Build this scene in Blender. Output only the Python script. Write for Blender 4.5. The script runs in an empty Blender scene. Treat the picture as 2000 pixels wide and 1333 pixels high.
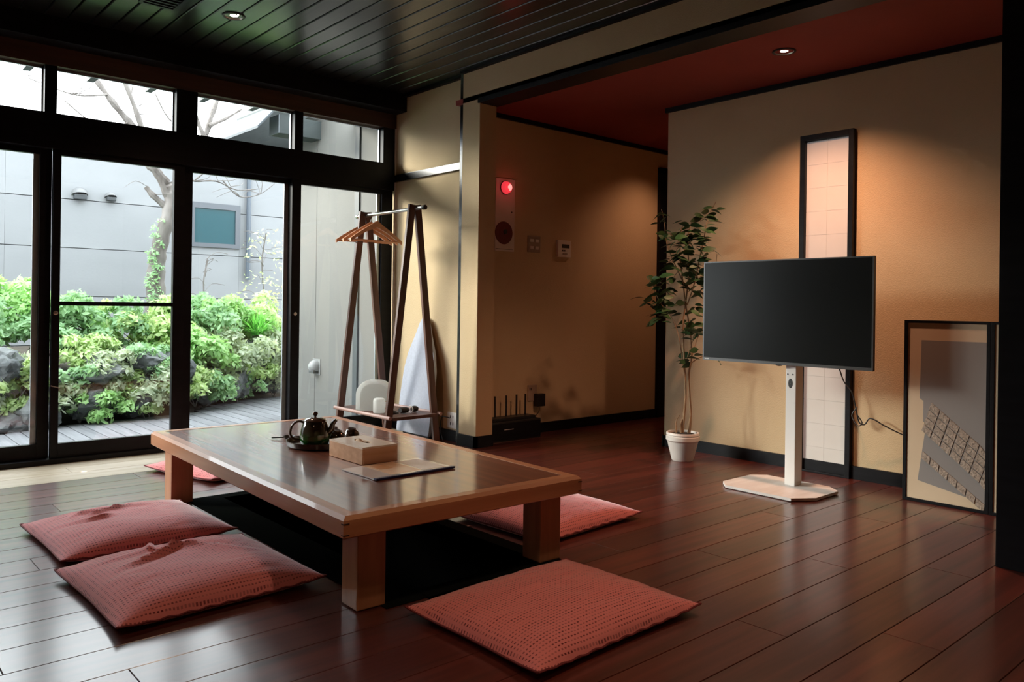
import bpy, bmesh, math, random
import numpy as np
from mathutils import Vector, Matrix, noise
random.seed(7)
S = bpy.context.scene
COL = S.collection
PI = math.pi

# ------------------------------------------------------------------ camera, sky, sun, exposure
cd = bpy.data.cameras.new('camera')
cam = bpy.data.objects.new('camera', cd); COL.objects.link(cam); S.camera = cam
cd.sensor_width = 36.0; cd.lens = 27.933; cd.shift_y = -68.67/2000; cd.clip_start = 0.05
YAW, ROLL = 0.7251, 0.0136
fw = Vector((math.sin(YAW), math.cos(YAW), 0)); rt = Vector((math.cos(YAW), -math.sin(YAW), 0)); up = Vector((0, 0, 1))
r2 = rt*math.cos(ROLL)+up*math.sin(ROLL); u2 = -rt*math.sin(ROLL)+up*math.cos(ROLL)
M = Matrix((r2, u2, -fw)).transposed().to_4x4(); M.translation = Vector((-3.4742, -5.4588, 0.99)); cam.matrix_world = M

w = bpy.data.worlds.new('overcast_sky'); S.world = w; w.use_nodes = True
bg = w.node_tree.nodes['Background']; bg.inputs[0].default_value = (0.93, 0.965, 1.0, 1); bg.inputs[1].default_value = 9.0

def lamp(name, typ, loc, energy, color, rot=None, to=None, **kw):
    ld = bpy.data.lights.new(name, typ); ld.energy = energy; ld.color = color
    for k, v in kw.items(): setattr(ld, k, v)
    o = bpy.data.objects.new(name, ld); COL.objects.link(o); o.location = loc
    if to is not None:
        o.rotation_euler = (Vector(to)-Vector(loc)).to_track_quat('-Z', 'Y').to_euler()
    return o
lamp('hazy_sun', 'SUN', (-6, 6, 5), 6.5, (1.0, 0.93, 0.82), to=(-6+0.69, 6-0.72, 5-0.305), angle=math.radians(16))
S.view_settings.view_transform = 'Standard'; S.view_settings.look = 'None'
S.view_settings.exposure = 0.0; S.view_settings.gamma = 1.0; S.view_settings.use_curve_mapping = False
try:
    S.cycles.max_bounces = 10; S.cycles.diffuse_bounces = 5; S.cycles.transparent_max_bounces = 24; S.cycles.caustics_reflective = False
    S.cycles.sample_clamp_indirect = 6.0; S.cycles.use_denoising = True
except Exception: pass

# ------------------------------------------------------------------ materials
def srgb(r, g, b):
    f = lambda c: (c/255/12.92) if c <= 10 else ((c/255+0.055)/1.055)**2.4
    return (f(r), f(g), f(b), 1)
def mat(name, col, rough=0.6, metal=0.0, spec=0.5, coat=0.0, **kw):
    m = bpy.data.materials.new(name); m.use_nodes = True
    b = m.node_tree.nodes['Principled BSDF']
    b.inputs['Base Color'].default_value = col; b.inputs['Roughness'].default_value = rough
    b.inputs['Metallic'].default_value = metal; b.inputs['Specular IOR Level'].default_value = spec
    b.inputs['Coat Weight'].default_value = coat
    for k, v in kw.items(): b.inputs[k].default_value = v
    return m
def NT(m): return m.node_tree.nodes, m.node_tree.links, m.node_tree.nodes['Principled BSDF']
def noisy(m, c1, c2, scale=(4, 4, 4), det=4, bump=0.0, bscale=None, coords='Object', rnd=False, lo=0.3, hi=0.7):
    """procedural two-colour grain + optional bump, optional per-object value shift"""
    N, L, b = NT(m)
    tc = N.new('ShaderNodeTexCoord'); mp = N.new('ShaderNodeMapping'); mp.inputs['Scale'].default_value = scale
    L.new(tc.outputs[coords], mp.inputs[0])
    nz = N.new('ShaderNodeTexNoise'); nz.inputs['Scale'].default_value = 1.0; nz.inputs['Detail'].default_value = det
    L.new(mp.outputs[0], nz.inputs['Vector'])
    if rnd:
        oi = N.new('ShaderNodeObjectInfo'); ml = N.new('ShaderNodeMath'); ml.operation = 'MULTIPLY'; ml.inputs[1].default_value = 31.7
        L.new(oi.outputs['Random'], ml.inputs[0]); nz.noise_dimensions = '4D'; L.new(ml.outputs[0], nz.inputs['W'])
    mr = N.new('ShaderNodeMapRange'); mr.inputs[1].default_value = lo; mr.inputs[2].default_value = hi
    L.new(nz.outputs['Fac'], mr.inputs[0])
    mx = N.new('ShaderNodeMix'); mx.data_type = 'RGBA'; mx.inputs['A'].default_value = c1; mx.inputs['B'].default_value = c2
    L.new(mr.outputs[0], mx.inputs['Factor'])
    out = mx.outputs['Result']
    if rnd:
        hs = N.new('ShaderNodeHueSaturation'); m2 = N.new('ShaderNodeMapRange'); m2.inputs[3].default_value = 1-rnd; m2.inputs[4].default_value = 1+rnd
        L.new(oi.outputs['Random'], m2.inputs[0]); L.new(m2.outputs[0], hs.inputs['Value']); L.new(out, hs.inputs['Color']); out = hs.outputs[0]
    L.new(out, b.inputs['Base Color'])
    if bump:
        bp = N.new('ShaderNodeBump'); bp.inputs['Strength'].default_value = bump; bp.inputs['Distance'].default_value = 0.01
        src = nz.outputs['Fac']
        if bscale:
            n2 = N.new('ShaderNodeTexNoise'); n2.inputs['Scale'].default_value = bscale; n2.inputs['Detail'].default_value = 3
            L.new(tc.outputs[coords], n2.inputs['Vector']); src = n2.outputs['Fac']
        L.new(src, bp.inputs['Height']); L.new(bp.outputs[0], b.inputs['Normal'])
    return m
plaster = noisy(mat('ochre_plaster', (0, 0, 0, 1), 0.85, spec=0.2), (0.58, 0.45, 0.275, 1), (0.65, 0.515, 0.33, 1), (1.2, 1.2, 1.2), bump=0.25, bscale=160)
blackwood = noisy(mat('black_stained_wood', (0, 0, 0, 1), 0.42, spec=0.18), (0.003, 0.0035, 0.005, 1), (0.007, 0.0075, 0.010, 1), (3, 3, 30))
blackgloss = mat('black_lacquer_trim', (0.012, 0.013, 0.016, 1), 0.22, spec=0.8)
brownboard = noisy(mat('dark_brown_board', (0, 0, 0, 1), 0.55), (0.05, 0.026, 0.017, 1), (0.085, 0.042, 0.026, 1), (2, 30, 30))
ceilwood = noisy(mat('black_ceiling_board', (0, 0, 0, 1), 0.32, spec=0.4, coat=0.7), (0.005, 0.0045, 0.004, 1), (0.010, 0.009, 0.0075, 1), (30, 2, 30), bump=0.15, rnd=0.2)
b = ceilwood.node_tree.nodes['Principled BSDF']; b.inputs['Coat IOR'].default_value = 1.8; b.inputs['Coat Roughness'].default_value = 0.24
redceil = noisy(mat('red_ceiling_paper', (0, 0, 0, 1), 0.8), (0.24, 0.035, 0.03, 1), (0.29, 0.045, 0.038, 1), (2, 2, 2), bump=0.1, bscale=120)
floorwood = noisy(mat('red_brown_floorboard', (0, 0, 0, 1), 0.5, spec=0.25, coat=0.78), (0.044, 0.0075, 0.005, 1), (0.115, 0.021, 0.013, 1), (1.3, 26, 26), det=6, rnd=0.28)
b = floorwood.node_tree.nodes['Principled BSDF']; b.inputs['Coat IOR'].default_value = 1.55; b.inputs['Coat Roughness'].default_value = 0.2
tanboard = noisy(mat('pale_tan_sill_board', (0, 0, 0, 1), 0.45, coat=0.4), (0.40, 0.33, 0.22, 1), (0.56, 0.48, 0.36, 1), (1.3, 26, 26), det=6, rnd=0.1)
tabletopm = noisy(mat('brown_lacquered_tabletop', (0, 0, 0, 1), 0.45, coat=1.0), (0.13, 0.035, 0.02, 1), (0.27, 0.085, 0.045, 1), (30, 1.2, 30), det=6)
b = tabletopm.node_tree.nodes['Principled BSDF']; b.inputs['Coat IOR'].default_value = 2.0; b.inputs['Coat Roughness'].default_value = 0.12
tablewood = noisy(mat('light_table_wood', (0, 0, 0, 1), 0.4, coat=0.35), (0.40, 0.16, 0.075, 1), (0.56, 0.26, 0.13, 1), (18, 1.2, 18), det=6, bump=0.05)
legwood = noisy(mat('light_leg_wood', (0, 0, 0, 1), 0.45, coat=0.2), (0.36, 0.145, 0.07, 1), (0.52, 0.24, 0.12, 1), (22, 22, 1.5), det=6, bump=0.05)
jointdark = mat('dark_joint', (0.03, 0.012, 0.008, 1), 0.7)
boxwood = noisy(mat('pale_cedar', (0, 0, 0, 1), 0.5), (0.66, 0.34, 0.19, 1), (0.82, 0.50, 0.31, 1), (2, 30, 40), det=5, rnd=0.06)
boxtop = noisy(mat('pale_cedar_lid', (0, 0, 0, 1), 0.35, coat=0.5), (0.84, 0.64, 0.50, 1), (0.92, 0.76, 0.62, 1), (30, 2, 30), det=5)
hangerwood = noisy(mat('varnished_beech', (0, 0, 0, 1), 0.35, coat=0.4), (0.62, 0.27, 0.14, 1), (0.74, 0.38, 0.20, 1), (20, 20, 60))
rackwood = noisy(mat('walnut_rack', (0, 0, 0, 1), 0.45), (0.075, 0.032, 0.022, 1), (0.15, 0.068, 0.048, 1), (30, 30, 3), det=5)
pinkdowel = noisy(mat('pinkish_dowel', (0, 0, 0, 1), 0.45), (0.34, 0.2, 0.17, 1), (0.46, 0.29, 0.25, 1), (30, 3, 30))
chrome = mat('brushed_steel', (0.75, 0.73, 0.7, 1), 0.28, metal=1.0)
white = mat('white_plastic', (0.78, 0.76, 0.73, 1), 0.45)
whitewood = noisy(mat('white_wood_print', (0, 0, 0, 1), 0.4), (0.66, 0.62, 0.60, 1), (0.76, 0.74, 0.73, 1), (3, 30, 30))
whitepaint = mat('white_powder_coat', (0.82, 0.80, 0.78, 1), 0.4)
black = mat('black_plastic', (0.012, 0.012, 0.013, 1), 0.4)
screenm = mat('black_tv_screen', (0.008, 0.009, 0.009, 1), 0.25, spec=0.16)
greymetal = mat('grey_aluminium', (0.42, 0.47, 0.52, 1), 0.35, metal=0.4)
padfab = noisy(mat('pale_blue_cover', (0, 0, 0, 1), 0.9), (0.46, 0.50, 0.60, 1), (0.52, 0.57, 0.68, 1), (60, 60, 60))
soil = noisy(mat('dark_soil', (0, 0, 0, 1), 0.95), (0.006, 0.005, 0.004, 1), (0.03, 0.02, 0.014, 1), (60, 60, 60), bump=1.0)
potm = mat('white_glazed_pot', (0.74, 0.70, 0.66, 1), 0.45)
stemm = noisy(mat('tan_stem_bark', (0, 0, 0, 1), 0.8), (0.16, 0.09, 0.045, 1), (0.36, 0.24, 0.13, 1), (40, 40, 12), bump=0.5)
leafm = noisy(mat('green_ficus_leaf', (0, 0, 0, 1), 0.5, spec=0.4), (0.014, 0.05, 0.016, 1), (0.038, 0.105, 0.03, 1), (9, 9, 9), rnd=0.5)
paperm = mat('navy_spine', (0.02, 0.025, 0.11, 1), 0.4)
cable = mat('black_cable', (0.01, 0.01, 0.01, 1), 0.5)
redm = mat('dark_red_disc', (0.13, 0.006, 0.012, 1), 0.5)
emblem = mat('silver_mark', (0.8, 0.8, 0.8, 1), 0.4)
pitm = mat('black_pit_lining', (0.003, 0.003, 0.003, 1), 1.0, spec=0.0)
pitrim = mat('dark_grey_pit_rim', (0.007, 0.008, 0.0075, 1), 1.0, spec=0.0)  # near-black colour holds the shade under the table
cream = noisy(mat('cream_siding', (0, 0, 0, 1), 0.8), (0.142, 0.140, 0.129, 1), (0.159, 0.157, 0.144, 1), (1.5, 1.5, 1.5), bump=0.1, bscale=90)
bwall = noisy(mat('pale_grey_cement_siding', (0, 0, 0, 1), 0.85), (0.175, 0.185, 0.196, 1), (0.198, 0.208, 0.220, 1), (1.2, 1.2, 2.5), bump=0.1, bscale=40, rnd=0.05)
deckm = noisy(mat('weathered_grey_deck', (0, 0, 0, 1), 0.7), (0.099, 0.106, 0.118, 1), (0.168, 0.175, 0.190, 1), (30, 2, 30), det=6, bump=0.2, rnd=0.15)
rockm = noisy(mat('lichen_grey_rock', (0, 0, 0, 1), 0.9), (0.041, 0.049, 0.055, 1), (0.186, 0.200, 0.200, 1), (5, 5, 5), det=8, bump=0.8, rnd=0.2)
barkm = noisy(mat('grey_brown_bark', (0, 0, 0, 1), 0.9), (0.072, 0.061, 0.055, 1), (0.198, 0.182, 0.171, 1), (12, 12, 4), det=6, bump=0.8)
fasciam = mat('blue_grey_fascia', (0.042, 0.056, 0.072, 1), 0.5)
soffitm = noisy(mat('dark_green_grey_soffit', (0, 0, 0, 1), 0.7), (0.028, 0.039, 0.039, 1), (0.044, 0.055, 0.055, 1), (8, 8, 8))
soilg = noisy(mat('garden_soil', (0, 0, 0, 1), 0.95), (0.028, 0.022, 0.017, 1), (0.066, 0.055, 0.039, 1), (8, 8, 8), bump=0.6)
ventm = mat('satin_vent_metal', (0.13, 0.135, 0.14, 1), 0.5)
dwin = mat('teal_window_glass', (0.017, 0.061, 0.077, 1), 0.08, spec=1.0)

def leafmat(name, c1, c2):
    m = noisy(mat(name, (0, 0, 0, 1), 0.55, spec=0.3), c1, c2, (9, 9, 9), det=2)
    N, L, b = NT(m)
    tr = N.new('ShaderNodeBsdfTranslucent'); tr.inputs[0].default_value = (c2[0]*1.3, c2[1]*1.3, c2[2]*0.9, 1)
    mx = N.new('ShaderNodeMixShader'); mx.inputs[0].default_value = 0.35
    L.new(b.outputs[0], mx.inputs[1]); L.new(tr.outputs[0], mx.inputs[2]); L.new(mx.outputs[0], N['Material Output'].inputs[0])
    return m
LEAF = [leafmat('bright_green_leaf', (0.188, 0.351, 0.140, 1), (0.444, 0.677, 0.316, 1)),
        leafmat('mid_green_leaf', (0.152, 0.294, 0.152, 1), (0.351, 0.537, 0.316, 1)),
        leafmat('yellow_green_leaf', (0.280, 0.398, 0.176, 1), (0.561, 0.701, 0.386, 1)),
        leafmat('dusty_green_leaf', (0.234, 0.294, 0.210, 1), (0.514, 0.585, 0.444, 1))]
grassm = leafmat('blade_green', (0.116, 0.351, 0.070, 1), (0.258, 0.644, 0.164, 1))

def glassmat(name, tint=(0.97, 0.99, 0.985), ior=1.45):
    m = bpy.data.materials.new(name); m.use_nodes = True; N = m.node_tree.nodes; L = m.node_tree.links; N.remove(N['Principled BSDF'])
    lw = N.new('ShaderNodeLayerWeight'); lw.inputs[0].default_value = 0.5
    pw = N.new('ShaderNodeMath'); pw.operation = 'POWER'; pw.inputs[1].default_value = 5.0; L.new(lw.outputs['Facing'], pw.inputs[0])
    fr = N.new('ShaderNodeMath'); fr.operation = 'MULTIPLY_ADD'; fr.inputs[1].default_value = 0.9; fr.inputs[2].default_value = 0.03; L.new(pw.outputs[0], fr.inputs[0])
    t = N.new('ShaderNodeBsdfTransparent'); t.inputs[0].default_value = (*tint, 1)
    g = N.new('ShaderNodeBsdfGlossy'); g.inputs['Roughness'].default_value = 0.0
    mx = N.new('ShaderNodeMixShader'); L.new(fr.outputs[0], mx.inputs[0]); L.new(t.outputs[0], mx.inputs[1]); L.new(g.outputs[0], mx.inputs[2])
    L.new(mx.outputs[0], N['Material Output'].inputs[0]); return m
glass = glassmat('window_glass')

def emis(name, col, strength):
    m = mat(name, col, 0.5); b = m.node_tree.nodes['Principled BSDF']
    b.inputs['Emission Color'].default_value = col; b.inputs['Emission Strength'].default_value = strength
    return m
bulb = emis('lamp_glow', (1, 0.86, 0.72, 1), 9.0)
redlamp = emis('lit_red_lens', (1.0, 0.055, 0.075, 1), 0.75)
redlamp2 = emis('red_lamp_core', (1.0, 0.40, 0.36, 1), 1.0)

def fabric():
    m = mat('dotted_red_fabric', (0.5, 0.12, 0.12, 1), 0.85, spec=0.2)
    N, L, b = NT(m); b.inputs['Sheen Weight'].default_value = 1.0; b.inputs['Sheen Tint'].default_value = (1, 0.82, 0.86, 1); b.inputs['Sheen Roughness'].default_value = 0.4
    tc = N.new('ShaderNodeTexCoord'); sp = N.new('ShaderNodeSeparateXYZ'); L.new(tc.outputs['UV'], sp.inputs[0])
    def mth(op, a, bb=None, c=None):
        n = N.new('ShaderNodeMath'); n.operation = op
        for i, v in enumerate((a, bb, c)):
            if v is None: continue
            if isinstance(v, (int, float)): n.inputs[i].default_value = v
            else: L.new(v, n.inputs[i])
        return n.outputs[0]
    u = mth('MULTIPLY', sp.outputs['X'], 58.0); v = mth('MULTIPLY', sp.outputs['Y'], 50.0)
    fu = mth('ABSOLUTE', mth('SUBTRACT', mth('FRACT', u), 0.5)); fv = mth('ABSOLUTE', mth('SUBTRACT', mth('FRACT', v), 0.5))
    du = mth('LESS_THAN', fu, 0.26); dv = mth('LESS_THAN', fv, 0.17)
    cb = N.new('ShaderNodeCombineXYZ'); L.new(mth('FLOOR', mth('MULTIPLY', u, 0.25)), cb.inputs[0]); L.new(mth('FLOOR', v), cb.inputs[1])
    wn = N.new('ShaderNodeTexWhiteNoise'); L.new(cb.outputs[0], wn.inputs[0])
    keep = mth('MULTIPLY_ADD', wn.outputs['Value'], 0.75, 0.25)
    dot = mth('MULTIPLY', mth('MULTIPLY', du, dv), keep)
    mx = N.new('ShaderNodeMix'); mx.data_type = 'RGBA'; mx.inputs['A'].default_value = (0.82, 0.255, 0.255, 1); mx.inputs['B'].default_value = (0.16, 0.016, 0.022, 1)
    L.new(dot, mx.inputs['Factor']); L.new(mx.outputs['Result'], b.inputs['Base Color'])
    bp = N.new('ShaderNodeBump'); bp.inputs['Strength'].default_value = 0.35; bp.inputs['Distance'].default_value = 0.004; bp.invert = True
    L.new(mth('MULTIPLY', du, dv), bp.inputs['Height']); L.new(bp.outputs[0], b.inputs['Normal'])
    return m
zfab = fabric()

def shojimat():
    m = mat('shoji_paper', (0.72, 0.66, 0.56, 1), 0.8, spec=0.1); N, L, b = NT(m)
    noisy(m, (0.60, 0.575, 0.52, 1), (0.67, 0.645, 0.60, 1), (3, 3, 3)); b.inputs['Emission Color'].default_value = (0.9, 0.95, 1, 1); b.inputs['Emission Strength'].default_value = 0.09  # faint glow given to the paper in place of daylight behind it
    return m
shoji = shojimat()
screenpaper = noisy(mat('cream_screen_paper', (0, 0, 0, 1), 0.8), (0.60, 0.47, 0.32, 1), (0.66, 0.53, 0.38, 1), (3, 3, 3))
screengrey = mat('grey_screen_print', (0.25, 0.235, 0.23, 1), 0.8)
embossm = noisy(mat('embossed_pale_pattern', (0, 0, 0, 1), 0.8), (0.22, 0.18, 0.15, 1), (0.46, 0.38, 0.31, 1), (90, 90, 90), bump=0.6)

# ------------------------------------------------------------------ mesh helpers
def nb(): return bmesh.new()
def box(bm, x0, x1, y0, y1, z0, z1, bev=0.0, mtx=None):
    vs = [bm.verts.new((x, y, z)) for x in (x0, x1) for y in (y0, y1) for z in (z0, z1)]
    if mtx is not None:
        for v in vs: v.co = mtx @ v.co
    q = lambda *i: bm.faces.new([vs[k] for k in i])
    fs = [q(0, 1, 3, 2), q(4, 6, 7, 5), q(0, 4, 5, 1), q(2, 3, 7, 6), q(0, 2, 6, 4), q(1, 5, 7, 3)]
    if bev > 0:
        es = list({e for f in fs for e in f.edges})
        bmesh.ops.bevel(bm, geom=es, offset=bev, segments=2, affect='EDGES', profile=0.7)
    return vs
def bar(bm, a, b, wx, wy, upv=(0, 0, 1), bev=0.0):
    a = Vector(a); b = Vector(b); d = (b-a); L = d.length; d.normalize()
    uu = Vector(upv); s = d.cross(uu)
    if s.length < 1e-4: s = d.cross(Vector((0, 1, 0)))
    s.normalize(); t = s.cross(d)
    m = Matrix((s, t, d)).transposed().to_4x4(); m.translation = a
    box(bm, -wx/2, wx/2, -wy/2, wy/2, 0, L, bev, m)
def tube(bm, pts, rad, n=8, caps=True):
    pts = [Vector(p) for p in pts]; rings = []
    rs = rad if isinstance(rad, (list, tuple)) else [rad]*len(pts)
    pv = None
    for i, p in enumerate(pts):
        d = (pts[min(i+1, len(pts)-1)]-pts[max(i-1, 0)]).normalized()
        if pv is None:
            pv = d.cross(Vector((0, 0, 1)))
            if pv.length < 1e-3: pv = d.cross(Vector((1, 0, 0)))
        pv = (pv-d*pv.dot(d)).normalized(); q = d.cross(pv)
        rings.append([bm.verts.new(p+(pv*math.cos(2*PI*k/n)+q*math.sin(2*PI*k/n))*rs[i]) for k in range(n)])
    for a, b in zip(rings, rings[1:]):
        for k in range(n): bm.faces.new([a[k], a[(k+1) % n], b[(k+1) % n], b[k]])
    if caps: bm.faces.new(rings[0][::-1]); bm.faces.new(rings[-1])
def lathe(bm, prof, c=(0, 0, 0), n=32, mtx=None, close=True):
    rings = []
    for r, z in prof:
        ring = []
        for k in range(n):
            v = Vector((r*math.cos(2*PI*k/n), r*math.sin(2*PI*k/n), z))
            if mtx is not None: v = mtx @ v
            ring.append(bm.verts.new(v+Vector(c)))
        rings.append(ring)
    for a, b in zip(rings, rings[1:]):
        for k in range(n): bm.faces.new([a[k], a[(k+1) % n], b[(k+1) % n], b[k]])
    if close:
        bm.faces.new(rings[0][::-1]); bm.faces.new(rings[-1])
def prism(bm, poly, f0, f1):
    """extrude a 2-D outline; f0/f1 map (a,b)->3-D"""
    A = [bm.verts.new(f0(*p)) for p in poly]; B = [bm.verts.new(f1(*p)) for p in poly]
    bm.faces.new(A[::-1]); bm.faces.new(B)
    for i in range(len(poly)):
        j = (i+1) % len(poly); bm.faces.new([A[i], A[j], B[j], B[i]])
def smoothcurve(pts, n=6):
    out = []
    P = [Vector(p) for p in pts]
    for i in range(len(P)-1):
        p0 = P[max(i-1, 0)]; p1 = P[i]; p2 = P[i+1]; p3 = P[min(i+2, len(P)-1)]
        for k in range(n):
            t = k/n
            out.append(0.5*((2*p1)+(p2-p0)*t+(2*p0-5*p1+4*p2-p3)*t*t+(3*p1-p0-3*p2+p3)*t**3))
    out.append(P[-1]); return out
def obj(name, bm, m, parent=None, smooth=False, loc=None):
    bmesh.ops.recalc_face_normals(bm, faces=bm.faces)
    me = bpy.data.meshes.new(name); bm.to_mesh(me); bm.free()
    if smooth:
        me.polygons.foreach_set('use_smooth', [True]*len(me.polygons))
        try: me.set_sharp_from_angle(angle=math.radians(40))
        except Exception: pass
    for mm in (m if isinstance(m, (list, tuple)) else [m]): me.materials.append(mm)
    o = bpy.data.objects.new(name, me); COL.objects.link(o)
    if parent is not None: o.parent = parent
    if loc is not None: o.location = loc
    return o
def bobj(name, boxes, m, parent=None, bev=0.0, smooth=False):
    bm = nb()
    for b in boxes: box(bm, *b, bev)
    return obj(name, bm, m, parent, smooth)
def empty(name, loc=(0, 0, 0), rz=0):
    o = bpy.data.objects.new(name, None); COL.objects.link(o); o.location = loc; o.rotation_euler = (0, 0, rz); o.empty_display_size = 0.05; return o
def tag(o, label, cat, group=None):
    o['label'] = label; o['category'] = cat
    if group: o['group'] = group
    return o
def struct(o, label=None):
    o['kind'] = 'structure'
    if label: o['label'] = label
    return o
def copytree(o, parent=None):
    c = o.copy(); COL.objects.link(c); c.parent = parent
    for ch in o.children: copytree(ch, c)
    return c

# ------------------------------------------------------------------ floor: one board at a time
FL = struct(empty('floor'), 'glossy red-brown wooden board floor running along the window')
PX0, PX1, PY0, PY1 = -1.90, -1.33, -3.20, -1.50      # the leg pit under the table
def plank(x0, x1, y0, y1, m):
    bm = nb(); box(bm, x0+0.0008, x1-0.0008, y0+0.0011, y1-0.0011, -0.02, 0.0, 0)
    top = [e for e in bm.edges if all(v.co.z > -0.001 for v in e.verts)]
    bmesh.ops.bevel(bm, geom=top, offset=0.0012, segments=1, affect='EDGES')
    return obj('plank', bm, m, FL)
ys = [-0.06, -0.235, -0.41, -0.585]; y = -0.62; rows = [(-0.23, -0.06, 'tan'), (-0.40, -0.23, 'tan'), (-0.60, -0.40, 'tan')]
y = -0.60
while y > -7.2: rows.append((y-0.1725, y, 'f')); y -= 0.1725
for i, (a, b_, k) in enumerate(rows):
    X = -5.2-((i*0.77) % 1.8); xmax = 1.16
    while X < xmax:
        X2 = X+1.82
        segs = [(max(X, -5.2), min(X2, xmax))]
        if a < PY1 and b_ > PY0:
            new = []
            for s0, s1 in segs:
                if s1 <= PX0 or s0 >= PX1: new.append((s0, s1))
                else:
                    if s0 < PX0: new.append((s0, PX0))
                    if s1 > PX1: new.append((PX1, s1))
            segs = new
        for s0, s1 in segs:
            if s1-s0 > 0.02: plank(s0, s1, a, b_, tanboard if k == 'tan' else floorwood)
        X = X2
    if b_ > -2.0 and b_ < -0.9: plank(1.16, 3.3, a, b_, floorwood)
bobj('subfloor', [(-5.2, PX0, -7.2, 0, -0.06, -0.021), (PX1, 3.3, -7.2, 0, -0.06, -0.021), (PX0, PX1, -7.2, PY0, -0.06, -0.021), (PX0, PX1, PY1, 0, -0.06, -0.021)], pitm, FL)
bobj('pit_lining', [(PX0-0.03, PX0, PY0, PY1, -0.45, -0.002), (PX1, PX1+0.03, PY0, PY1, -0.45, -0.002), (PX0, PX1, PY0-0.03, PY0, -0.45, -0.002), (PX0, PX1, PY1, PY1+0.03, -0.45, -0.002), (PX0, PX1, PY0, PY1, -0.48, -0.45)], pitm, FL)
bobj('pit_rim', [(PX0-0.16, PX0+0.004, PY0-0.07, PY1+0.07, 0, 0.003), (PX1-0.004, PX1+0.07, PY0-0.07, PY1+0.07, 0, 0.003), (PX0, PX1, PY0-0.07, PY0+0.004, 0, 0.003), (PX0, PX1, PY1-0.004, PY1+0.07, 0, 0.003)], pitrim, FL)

# ------------------------------------------------------------------ ceiling boards, 12 cm wide
CE = struct(empty('ceiling'), 'black stained board ceiling of the main room')
x = 0.053
bxs = []
while x > -5.2:
    bm = nb(); box(bm, x-0.12+0.0045, x-0.0045, -7.2, -0.05, 2.65, 2.67, 0)
    lo = [e for e in bm.edges if all(v.co.z < 2.651 for v in e.verts)]
    bmesh.ops.bevel(bm, geom=lo, offset=0.004, segments=1, affect='EDGES')
    obj('ceiling_board', bm, ceilwood, CE); x -= 0.12
bobj('ceiling_backing', [(-5.2, 0.2, -7.2, 0.1, 2.671, 2.72)], blackwood, CE)
A2 = struct(bobj('ceiling_alcove', [(0.0, 3.3, -5.2, -0.9, 2.425, 2.46)], redceil), 'dark red papered ceiling of the alcove')

# ------------------------------------------------------------------ walls
RX = 0.053
struct(bobj('wall_right', [(RX, 0.2, -0.985, 0.06, 0, 2.72)], plaster), 'ochre plaster wall beside the window')
struct(bobj('wall_column', [(0.0, 0.15, -1.175, -0.985, 0, 2.72)], plaster), 'plaster column at the alcove opening')
struct(bobj('wall_header', [(0.0, 0.15, -4.40, -1.175, 2.43, 2.72)], plaster), 'plaster header above the alcove opening')
struct(bobj('wall_alcove_back', [(0.15, 3.3, -0.938, -0.86, 0, 2.46)], plaster), 'plaster back wall of the alcove')
struct(bobj('wall_alcove_side', [(1.143, 1.29, -5.2, -1.917, 0, 2.46)], plaster), 'plaster wall behind the television')
struct(bobj('wall_alcove_near', [(0.0, 1.2, -5.25, -5.15, 0, 2.46)], plaster))
struct(bobj('wall_passage', [(1.29, 3.3, -1.98, -1.92, 0, 2.46), (3.24, 3.3, -1.98, -0.9, 0, 2.46)], plaster))
struct(bobj('wall_near_right', [(0.0, 0.12, -7.2, -4.53, 0, 2.72)], plaster))
struct(bobj('wall_back', [(-5.3, 0.2, -7.3, -7.2, 0, 2.72)], plaster))
struct(bobj('wall_left', [(-5.3, -5.2, -7.2, 0.06, 0, 2.72)], plaster))
struct(bobj('wall_window_left', [(-5.2, -4.05, -0.02, 0.08, 0, 2.72)], plaster))
struct(bobj('trim_post', [(-0.005, 0.13, -4.53, -4.40, 0, 2.72)], blackwood, bev=0.003), 'black square post at the near end of the alcove')
struct(bobj('trim_vertical', [(0.018, 0.06, -0.985, -0.93, 0, 2.65)], blackgloss, bev=0.002), 'glossy black vertical batten between wall and column')
struct(bobj('trim_rail', [(0.03, 0.06, -0.93, -0.05, 1.967, 2.022)], blackgloss, bev=0.002), 'black horizontal rail on the wall beside the window')
struct(bobj('trim_ceiling', [(0.02, 0.06, -0.985, -0.2, 2.625, 2.655), (-0.03, 0.01, -4.4, -0.985, 2.632, 2.655)], blackwood))
struct(bobj('trim_header', [(-0.012, 0.162, -4.40, -1.163, 2.395, 2.43), ], blackwood, bev=0.002), 'black frame strip along the alcove opening')
struct(bobj('trim_alcove', [(1.125, 1.15, -5.15, -1.917, 2.392, 2.425), (1.125, 1.29, -1.925, -1.9, 2.392, 2.425), (0.15, 3.24, -0.96, -0.93, 2.392, 2.425)], blackwood))
struct(bobj('baseboard_right', [(0.033, 0.06, -0.93, -0.03, 0, 0.079), (-0.014, 0.01, -1.189, -0.985, 0, 0.079), (-0.014, 0.15, -1.189, -1.165, 0, 0.079)], blackwood), 'black baseboard under the window-side wall and column')
struct(bobj('baseboard_alcove', [(0.15, 2.27, -0.955, -0.93, 0, 0.076), (1.125, 1.15, -5.15, -1.917, 0, 0.076), (1.125, 1.29, -1.935, -1.91, 0, 0.076)], blackwood), 'black baseboard in the alcove')
struct(bobj('trim_corner', [(0.042, 0.056, -0.055, -0.045, 0.08, 2.4)], white), 'thin pale strip in the window corner')
D1 = struct(empty('door_1', (2.33, -0.95, 0)), 'black framed doorway at the end of the alcove wall')
bobj('jamb', [(-0.055, 0.05, -0.02, 0.02, 0, 2.26), (0.86, 0.91, -0.02, 0.02, 0, 2.26)], blackwood, D1)
bobj('lintel', [(-0.055, 0.91, -0.02, 0.02, 2.21, 2.26)], blackwood, D1)
bobj('door_panel', [(0.05, 0.86, -0.005, 0.01, 0, 2.21)], blackwood, D1)

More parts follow.
